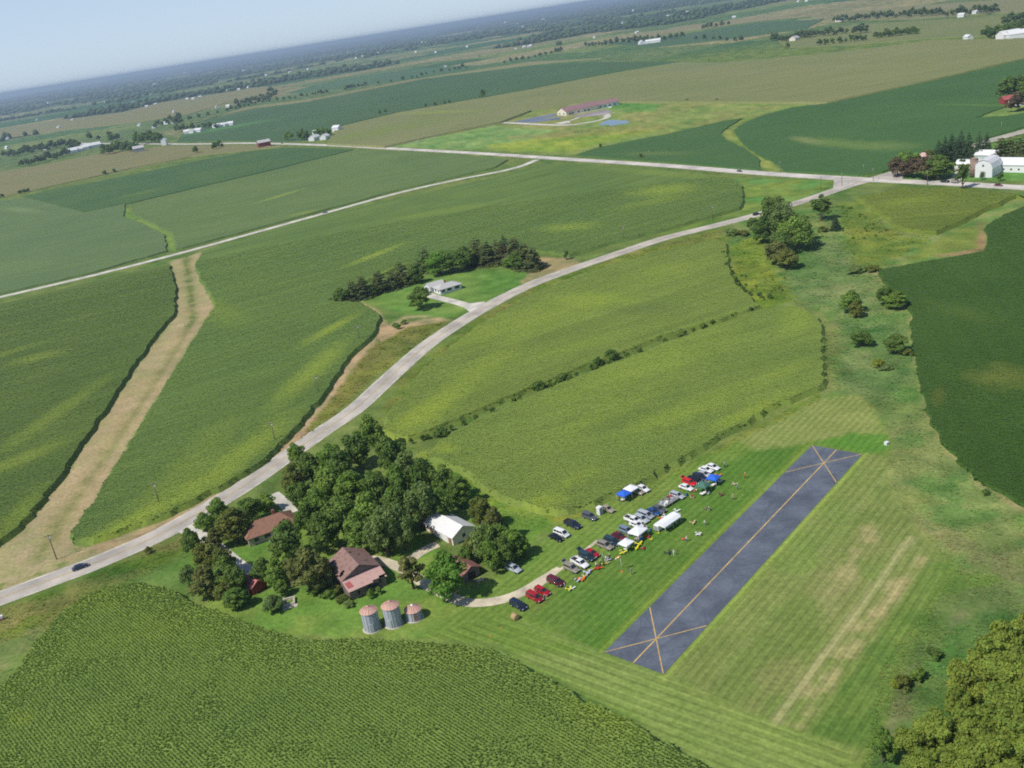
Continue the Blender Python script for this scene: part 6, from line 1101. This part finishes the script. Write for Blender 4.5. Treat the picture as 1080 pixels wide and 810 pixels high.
# ------------------------------------------------------------------ model aircraft
def plane_proto(label, body, wing, span=1.9, high=True):
    t = thing('model_airplane', label, 'model airplane'); L = span * .82; z = .3
    MB().loft([[(x, r * math.cos(a), z + r * 1.15 * math.sin(a) + dz) for a in [2 * PI * i / 10 for i in range(10)]] for x, r, dz in ((L * .36, .05, 0), (L * .33, .11, 0), (L * .1, .14, .02), (-L * .2, .09, .02), (-L * .62, .035, .05))]).build('fuselage', body, t)
    def wingm(x, zc, sp, c, th): return MB().add([(x + c / 2, -sp / 2, zc + .05), (x + c / 2 * 1.1, 0, zc), (x + c / 2, sp / 2, zc + .05), (x - c / 2, sp / 2, zc + .05), (x - c / 2, 0, zc), (x - c / 2, -sp / 2, zc + .05)] + [(x + c / 2 - .04, -sp / 2, zc + .05 + th), (x + c / 2 - .02, 0, zc + th), (x + c / 2 - .04, sp / 2, zc + .05 + th), (x - c / 2, sp / 2, zc + .05 + th * .3), (x - c / 2, 0, zc + th * .3), (x - c / 2, -sp / 2, zc + .05 + th * .3)], [(5, 4, 1, 0), (4, 3, 2, 1), (6, 7, 10, 11), (7, 8, 9, 10), (0, 1, 7, 6), (1, 2, 8, 7), (2, 3, 9, 8), (3, 4, 10, 9), (4, 5, 11, 10), (5, 0, 6, 11)])
    wingm(L * .12, z + (.15 if high else -.08), span, .36, .05).build('wing', wing, t); wingm(-L * .56, z + .06, span * .38, .2, .025).build('tailplane', wing, t)
    MB().add([(-L * .46, -.012, z + .07), (-L * .64, -.012, z + .07), (-L * .66, -.012, z + .36), (-L * .56, -.012, z + .36), (-L * .46, .012, z + .07), (-L * .64, .012, z + .07), (-L * .66, .012, z + .36), (-L * .56, .012, z + .36)], [(0, 1, 2, 3), (7, 6, 5, 4), (0, 4, 5, 1), (1, 5, 6, 2), (2, 6, 7, 3), (3, 7, 4, 0)]).build('fin', wing, t)
    MB().box((L * .375, 0, z), (.02, .05, .42)).build('propeller', PLAST, t)
    for y in (-.22, .22): o = MB().tube([(L * .2, y * .3, z - .08), (L * .2, y, .09)], .015, 5).build('gear_leg', PLAST, t); MB().loft([[(L * .2 + q * math.cos(a), y + w_, .09 + q * math.sin(a)) for a in [2 * PI * i / 10 for i in range(10)]] for q, w_ in ((.09, -.03), (.09, .03))]).build('wheel', TYRE, o)
    return t
PLW, GRP = mat('white_film', rgb(240, 240, 238), .4), mat('green_film', rgb(120, 214, 60), .4); LAV, MARP, DKP, TANP = mat('lavender_film', rgb(206, 204, 232), .4), mat('maroon_film', rgb(126, 40, 60), .4), mat('dark_film', rgb(60, 66, 72), .4), mat('tan_film', rgb(206, 178, 132), .5)
PL0 = {}
for px, py, b_, w_, sp, lb in [(600.6, 622.3, YELP, YELP, 1.6, 'yellow model plane in front of the maroon minivan'), (603.6, 621.4, PLW, PLW, 1.5, 'white model plane beside the yellow one before the maroon minivan'), (610, 613, MARP, LAV, 1.6, 'maroon model plane at the near end of the plane row'), (614.5, 612, ORGP, ORGP, 1.8, 'orange model plane second in the plane row'), (616.6, 608.8, PLW, TANP, 1.5, 'white model plane behind the orange one'), (620, 605.2, LAV, LAV, 1.9, 'lavender white model plane in the middle of the row'), (623, 602.6, ORGP, TANP, 1.3, 'small orange and tan model plane'), (625.5, 600.8, GRP, GRP, 1.1, 'lime green model plane in the row'),
        (631.2, 600.2, REDP, REDP, 1.9, 'bright red model plane near two standing people'), (636, 595.6, YELP, DKP, 1.4, 'yellow and dark model plane beyond the red one'), (640.2, 594.6, YELP, TANP, 1.3, 'yellow and tan model plane under the windsock line'), (657, 584, TANP, YELP, 2.0, 'tan and yellow model plane by the small white canopy'), (671.3, 579, YELP, YELP, 1.9, 'yellow model plane in front of the small white canopy'), (674.3, 575, YELP, YELP, 2.0, 'large yellow model plane between both white canopies'), (678.6, 579.4, REDP, MARP, 1.4, 'red model plane lying out in front of the canopies'), (683.6, 567, REDP, REDP, 1.5, 'red model plane at the corner of the large white canopy'),
        (687, 569.5, YELP, YELP, 1.0, 'small yellow model plane in the open pit grass'), (694.6, 562.8, YELP, YELP, .8, 'tiny yellow model plane beside the box trailer'), (698, 548, ORGP, ORGP, 1.6, 'orange model plane behind the long awning'), (701.5, 546, PLW, PLW, 1.9, 'white model plane leaning behind the long awning'), (713.7, 540, PLW, PLW, 1.8, 'white model plane alone between trailer and awning'), (704.8, 584.2, DKP, DKP, 1.7, 'dark model plane beside the person in white'), (721, 569.3, TANP, REDP, 1.3, 'tan model plane beside the person in a white shirt'), (731.3, 552.2, TANP, TANP, 1.7, 'tan model plane lying on the pit grass'), (736.3, 564.3, PLW, PLW, 1.6, 'white model plane by the person near the runway'),
        (745, 537.2, TANP, DKP, 1.4, 'dark tan model plane next to the crouching person'), (760.8, 522.8, DKP, MARP, 1.7, 'dark model plane on the grass near the far people'), (774.2, 511.4, PLW, TANP, 1.5, 'white and tan model plane by the person in light blue'), (757.4, 503, TANP, ORGP, 2.0, 'tan and orange model plane behind the blue far canopy'), (759.5, 508.6, PLW, PLW, 1.4, 'white model plane at the outer side of the blue far canopy'), (745.5, 509.5, TANP, TANP, 1.3, 'tan model plane between navy car and blue canopy'), (641, 591.3, PLW, LAV, 1.5, 'white model plane by the people in the middle of the line')]:
    key = (b_.name, w_.name)
    o = plane_proto(lb, b_, w_, 1.9) if key not in PL0 else copy_tree(PL0[key]); PL0.setdefault(key, o); o['label'] = lb; o['group'] = 'model airplanes on the pit grass'; s = sp / 1.9 * 1.1; o.scale = (s, s, s); o.location = (*G(px, py), 0); o.rotation_euler = (0, 0, RNG.random() * 1.4 - 1.6)
# ------------------------------------------------------------------ people
SKIN = mat('skin', rgb(206, 160, 132), .6, var=.04); HAIRM = {n_: mat('hair_' + n_, c_, .8) for n_, c_ in dict(brown=rgb(82, 60, 44), grey=rgb(170, 166, 160), dark=rgb(44, 36, 32)).items()}
CAPM = mat('cap_cloth', rgb(230, 228, 222), .8)
def person_mesh(pose):
    """one skinned figure, 1.76 m: returns mesh data and its joints"""
    hip = .92; sit = pose == 'sit'; cr = pose == 'crouch'
    if sit: hip = .5
    if cr: hip = .42
    lean = .35 if cr else (.05 if sit else .03); V, E, R = [], [], []
    def v(p, r, par=None):
        V.append(p); R.append(r); i = len(V) - 1
        if par is not None: E.append((par, i))
        return i
    pel = v((0, 0, hip), (.16, .12)); wa = v((lean * .3, 0, hip + .2), (.15, .11), pel); ch = v((lean * .8, 0, hip + .42), (.18, .12), wa); nk = v((lean, 0, hip + .56), (.06, .06), ch); hd = v((lean + .03, 0, hip + .66), (.085, .09), nk); v((lean + .03, 0, hip + .79), (.08, .09), hd)
    for s in (-1, 1):
        sh = v((lean * .85, s * .2, hip + .5), (.06, .06), ch)
        if pose == 'stand': el, wr = (lean, s * .27, hip + .22), (.1, s * .26, hip - .03)
        elif pose == 'hold' or sit: el, wr = (lean, s * .27, hip + .24), (lean + .24, s * .12, hip + .26)
        else: el, wr = (lean + .15, s * .26, hip + .26), (lean + .38, s * .18, hip + .02)
        a = v(el, (.045, .045), sh); b = v(wr, (.03, .03), a); dw = (Vector(wr) - Vector(el)).normalized(); pm = Vector(wr) + dw * .07; p_ = v(tuple(pm), (.038, .022), b)
        side = Vector((0, s, 0)).cross(dw).normalized()
        for k, ln in enumerate((.07, .08, .075, .06)): q = pm + side * (.027 - .018 * k); f1 = v(tuple(q + dw * .03), (.0095, .0095), p_); v(tuple(q + dw * ln + Vector((.012, -s * .012, 0))), (.008, .008), f1)
        th = v(tuple(Vector(wr) + dw * .03 + side * .035), (.011, .011), b); v(tuple(Vector(wr) + dw * .075 + side * .055), (.009, .009), th)
        hj = v((0, s * .095, hip - .06), (.095, .095), pel)
        if sit: kn, an = (.44, s * .12, .5), (.46, s * .12, .09)
        elif cr: kn, an = (.36, s * .14, .5), (.02, s * .14, .1)
        else: kn, an = (.03 * s, s * .11, .5), (-.02 + .05 * s, s * .12, .09)
        kk = v(kn, (.062, .062), hj); aa = v(an, (.042, .042), kk); v((an[0] + .16, an[1] + s * .02, .045), (.045, .04), aa)
    me = bpy.data.meshes.new('body'); me.from_pydata(V, E, []); o = bpy.data.objects.new('tmp', me); C.objects.link(o); sk = o.modifiers.new('s', 'SKIN'); sk.use_smooth_shade = True
    for i, r in enumerate(R): me.skin_vertices[0].data[i].radius = r
    me.skin_vertices[0].data[0].use_root = True
    su = o.modifiers.new('u', 'SUBSURF'); su.levels = 1; su.render_levels = 1
    dg = bpy.context.evaluated_depsgraph_get(); out = bpy.data.meshes.new_from_object(o.evaluated_get(dg)); bpy.data.objects.remove(o); bpy.data.meshes.remove(me)
    # nose and brow so that the face has a front
    out.name = 'body'; out.materials.clear(); out.materials.append(SKIN); return out, hip, lean
def shell(src, test, off, name, m):
    bm = bmesh.new(); bm.from_mesh(src); bm.normal_update(); bmesh.ops.delete(bm, geom=[f for f in bm.faces if not test(f.calc_center_median())], context='FACES')
    for v_ in bm.verts: v_.co += v_.normal * off
    me = bpy.data.meshes.new(name); bm.to_mesh(me); bm.free(); me.materials.clear(); me.materials.append(m); me.polygons.foreach_set('use_smooth', [True] * len(me.polygons)); return me
PM = {p_: person_mesh(p_) for p_ in ('stand', 'hold', 'sit', 'crouch')}; CLM = {}
def clothm(n_, c_): return mat('clothing_' + n_, c_, .85, var=.06)
CL = {n_: clothm(n_, c_) for n_, c_ in dict(white=rgb(238, 236, 232), blue=rgb(126, 158, 198), navy=rgb(44, 56, 88), khaki=rgb(176, 160, 124), grey=rgb(140, 142, 146), orange=rgb(240, 120, 40), denim=rgb(70, 90, 128), black=rgb(40, 42, 46), red=rgb(184, 52, 50), tan=rgb(200, 176, 146), green=rgb(90, 130, 84)).items()}
def person(label, px, py, pose, shirt, trousers, rz, hair='brown', cap=False):
    me, hip, ln = PM[pose]; t = thing('person', label, 'person', (*G(px, py), 0), rz); b = link('body', me, t)
    low = lambda c: c.z < hip + .04 and abs(c.y) < .235 and c.z > .1 and not (c.x > ln + .1 and c.z > hip - .1 and pose in ('hold', 'crouch') and c.z > .6) and not (pose == 'stand' and abs(c.y) > .2)
    arm = lambda c: hip + .0 < c.z < hip + .555 and abs(c.y) < .30 and (c.z > hip + .25 or abs(c.y) < .19) and c.x < ln + .2
    link('shirt', shell(me, arm, .014, 'shirt', CL[shirt]), b); link('trousers', shell(me, low, .012, 'trousers', CL[trousers]), b)
    link('hair', shell(me, lambda c: c.z > hip + .70 and (c.z > hip + .80 or c.x < ln + .03), .012, 'hair', HAIRM[hair]), b)
    f = MB(); f.box((ln + .125, 0, hip + .715), (.03, .022, .035)).box((ln + .112, -.03, hip + .74), (.012, .02, .012)).box((ln + .112, .03, hip + .74), (.012, .02, .012)).box((ln + .112, 0, hip + .675), (.012, .045, .01)); f.build('face', mat('lips_and_eyes', rgb(120, 76, 66)), b)
    sh = MB(); 
    if cap: MB().lathe([(.105, hip + .78), (.1, hip + .85), (.03, hip + .885)], 12, (ln + .03, 0, 0)).box((ln + .16, 0, hip + .79), (.1, .13, .015)).build('cap', CAPM, b)
    return t
for a in [('person in pale blue shirt standing apart on the pit grass near the windsock', 666, 606, 'stand', 'blue', 'khaki', -.6), ('person in white standing alone closest to the runway middle', 711, 586, 'hold', 'white', 'white', -.8), ('person in white shirt and denim standing past the red plane', 724.3, 571.5, 'hold', 'white', 'denim', -.4), ('person in white top crouching by a white model plane', 739, 565, 'crouch', 'white', 'grey', -2.4), ('person in white shirt standing near the runway edge', 743.4, 554.5, 'hold', 'white', 'grey', -.5),
          ('person in light blue standing far out on the pit grass', 778, 516.5, 'hold', 'blue', 'denim', -.5), ('person in orange shirt farthest out beside the runway', 785.8, 504.6, 'hold', 'orange', 'black', -.5), ('person in grey at the far end of the car line', 764.2, 493.2, 'stand', 'grey', 'black', .4), ('person in tan standing right of the dark grounded plane', 772.8, 527.4, 'hold', 'tan', 'grey', -.6), ('person in grey crouching over a dark tan plane', 749, 538.3, 'crouch', 'grey', 'khaki', -2.6), ('person in tan shirt seated before the silver wagon', 728.4, 526.2, 'sit', 'tan', 'khaki', -.6),
          ('person in red cap zone seat beside the tan seated person', 730.6, 525.4, 'sit', 'red', 'tan', -1.4), ('person in grey shirt standing before the bright red car', 574.6, 634, 'stand', 'grey', 'navy', -.8), ('person in grey standing next to the yellow plane by the maroon minivan', 596.2, 621.3, 'hold', 'grey', 'grey', -.4), ('person in white shirt standing behind the bright red plane', 629.2, 599, 'hold', 'white', 'denim', -.8), ('person in dark green clothing behind the red plane', 633.4, 597.4, 'stand', 'green', 'black', -.6), ('person in white top in the group under the tan boxy car', 639.6, 592, 'hold', 'white', 'khaki', -.9), ('person in grey standing by the white topped person in the group', 636, 591.2, 'stand', 'grey', 'black', .2),
          ('person in black top in the group below the tan boxy car', 643.4, 591, 'stand', 'black', 'denim', -1.6), ('person in white shirt between the two white canopies', 670.6, 572.5, 'stand', 'white', 'navy', -.7), ('person in khaki between the canopies behind the yellow plane', 672.6, 573.4, 'hold', 'khaki', 'denim', -.9), ('person in white top behind the large white canopy', 682.4, 560.3, 'stand', 'white', 'denim', -.7), ('person in navy standing between sedan and large canopy', 680, 558.6, 'stand', 'navy', 'black', .3), ('person in red shirt under the blue corn side canopy', 653.6, 528.6, 'stand', 'red', 'denim', -.6), ('person in tan under the long barrel awning', 703, 558.8, 'stand', 'tan', 'khaki', -.6)]:
    if 'cap zone' in a[0]: a = ('person in red shirt seated beside the tan seated person',) + a[1:]
    person(*a, hair=random.choice(['brown', 'grey', 'dark']), cap=random.random() < .5)
# ------------------------------------------------------------------ air
hz = MB().box((0, 16000, 69), (64000, 64000, 2)) and MB()
hz.box((0, 0, 0), (1, 1, 1)); hme = hz.mesh('haze', [])
ho = link('haze', hme); ho.scale = (62000, 62000, 220.0); ho.location = (0, 26000, 30.0); tag(ho, kind='stuff')
hm = bpy.data.materials.new('haze_air'); hm.use_nodes = True; t = hm.node_tree; t.nodes.remove(t.nodes['Principled BSDF'])
pv = t.nodes.new('ShaderNodeVolumePrincipled'); pv.inputs['Color'].default_value = (.66, .83, 1, 1); pv.inputs['Density'].default_value = 0.95e-4; pv.inputs['Anisotropy'].default_value = 0.2
t.links.new(pv.outputs[0], t.nodes['Material Output'].inputs['Volume']); hme.materials.append(hm)
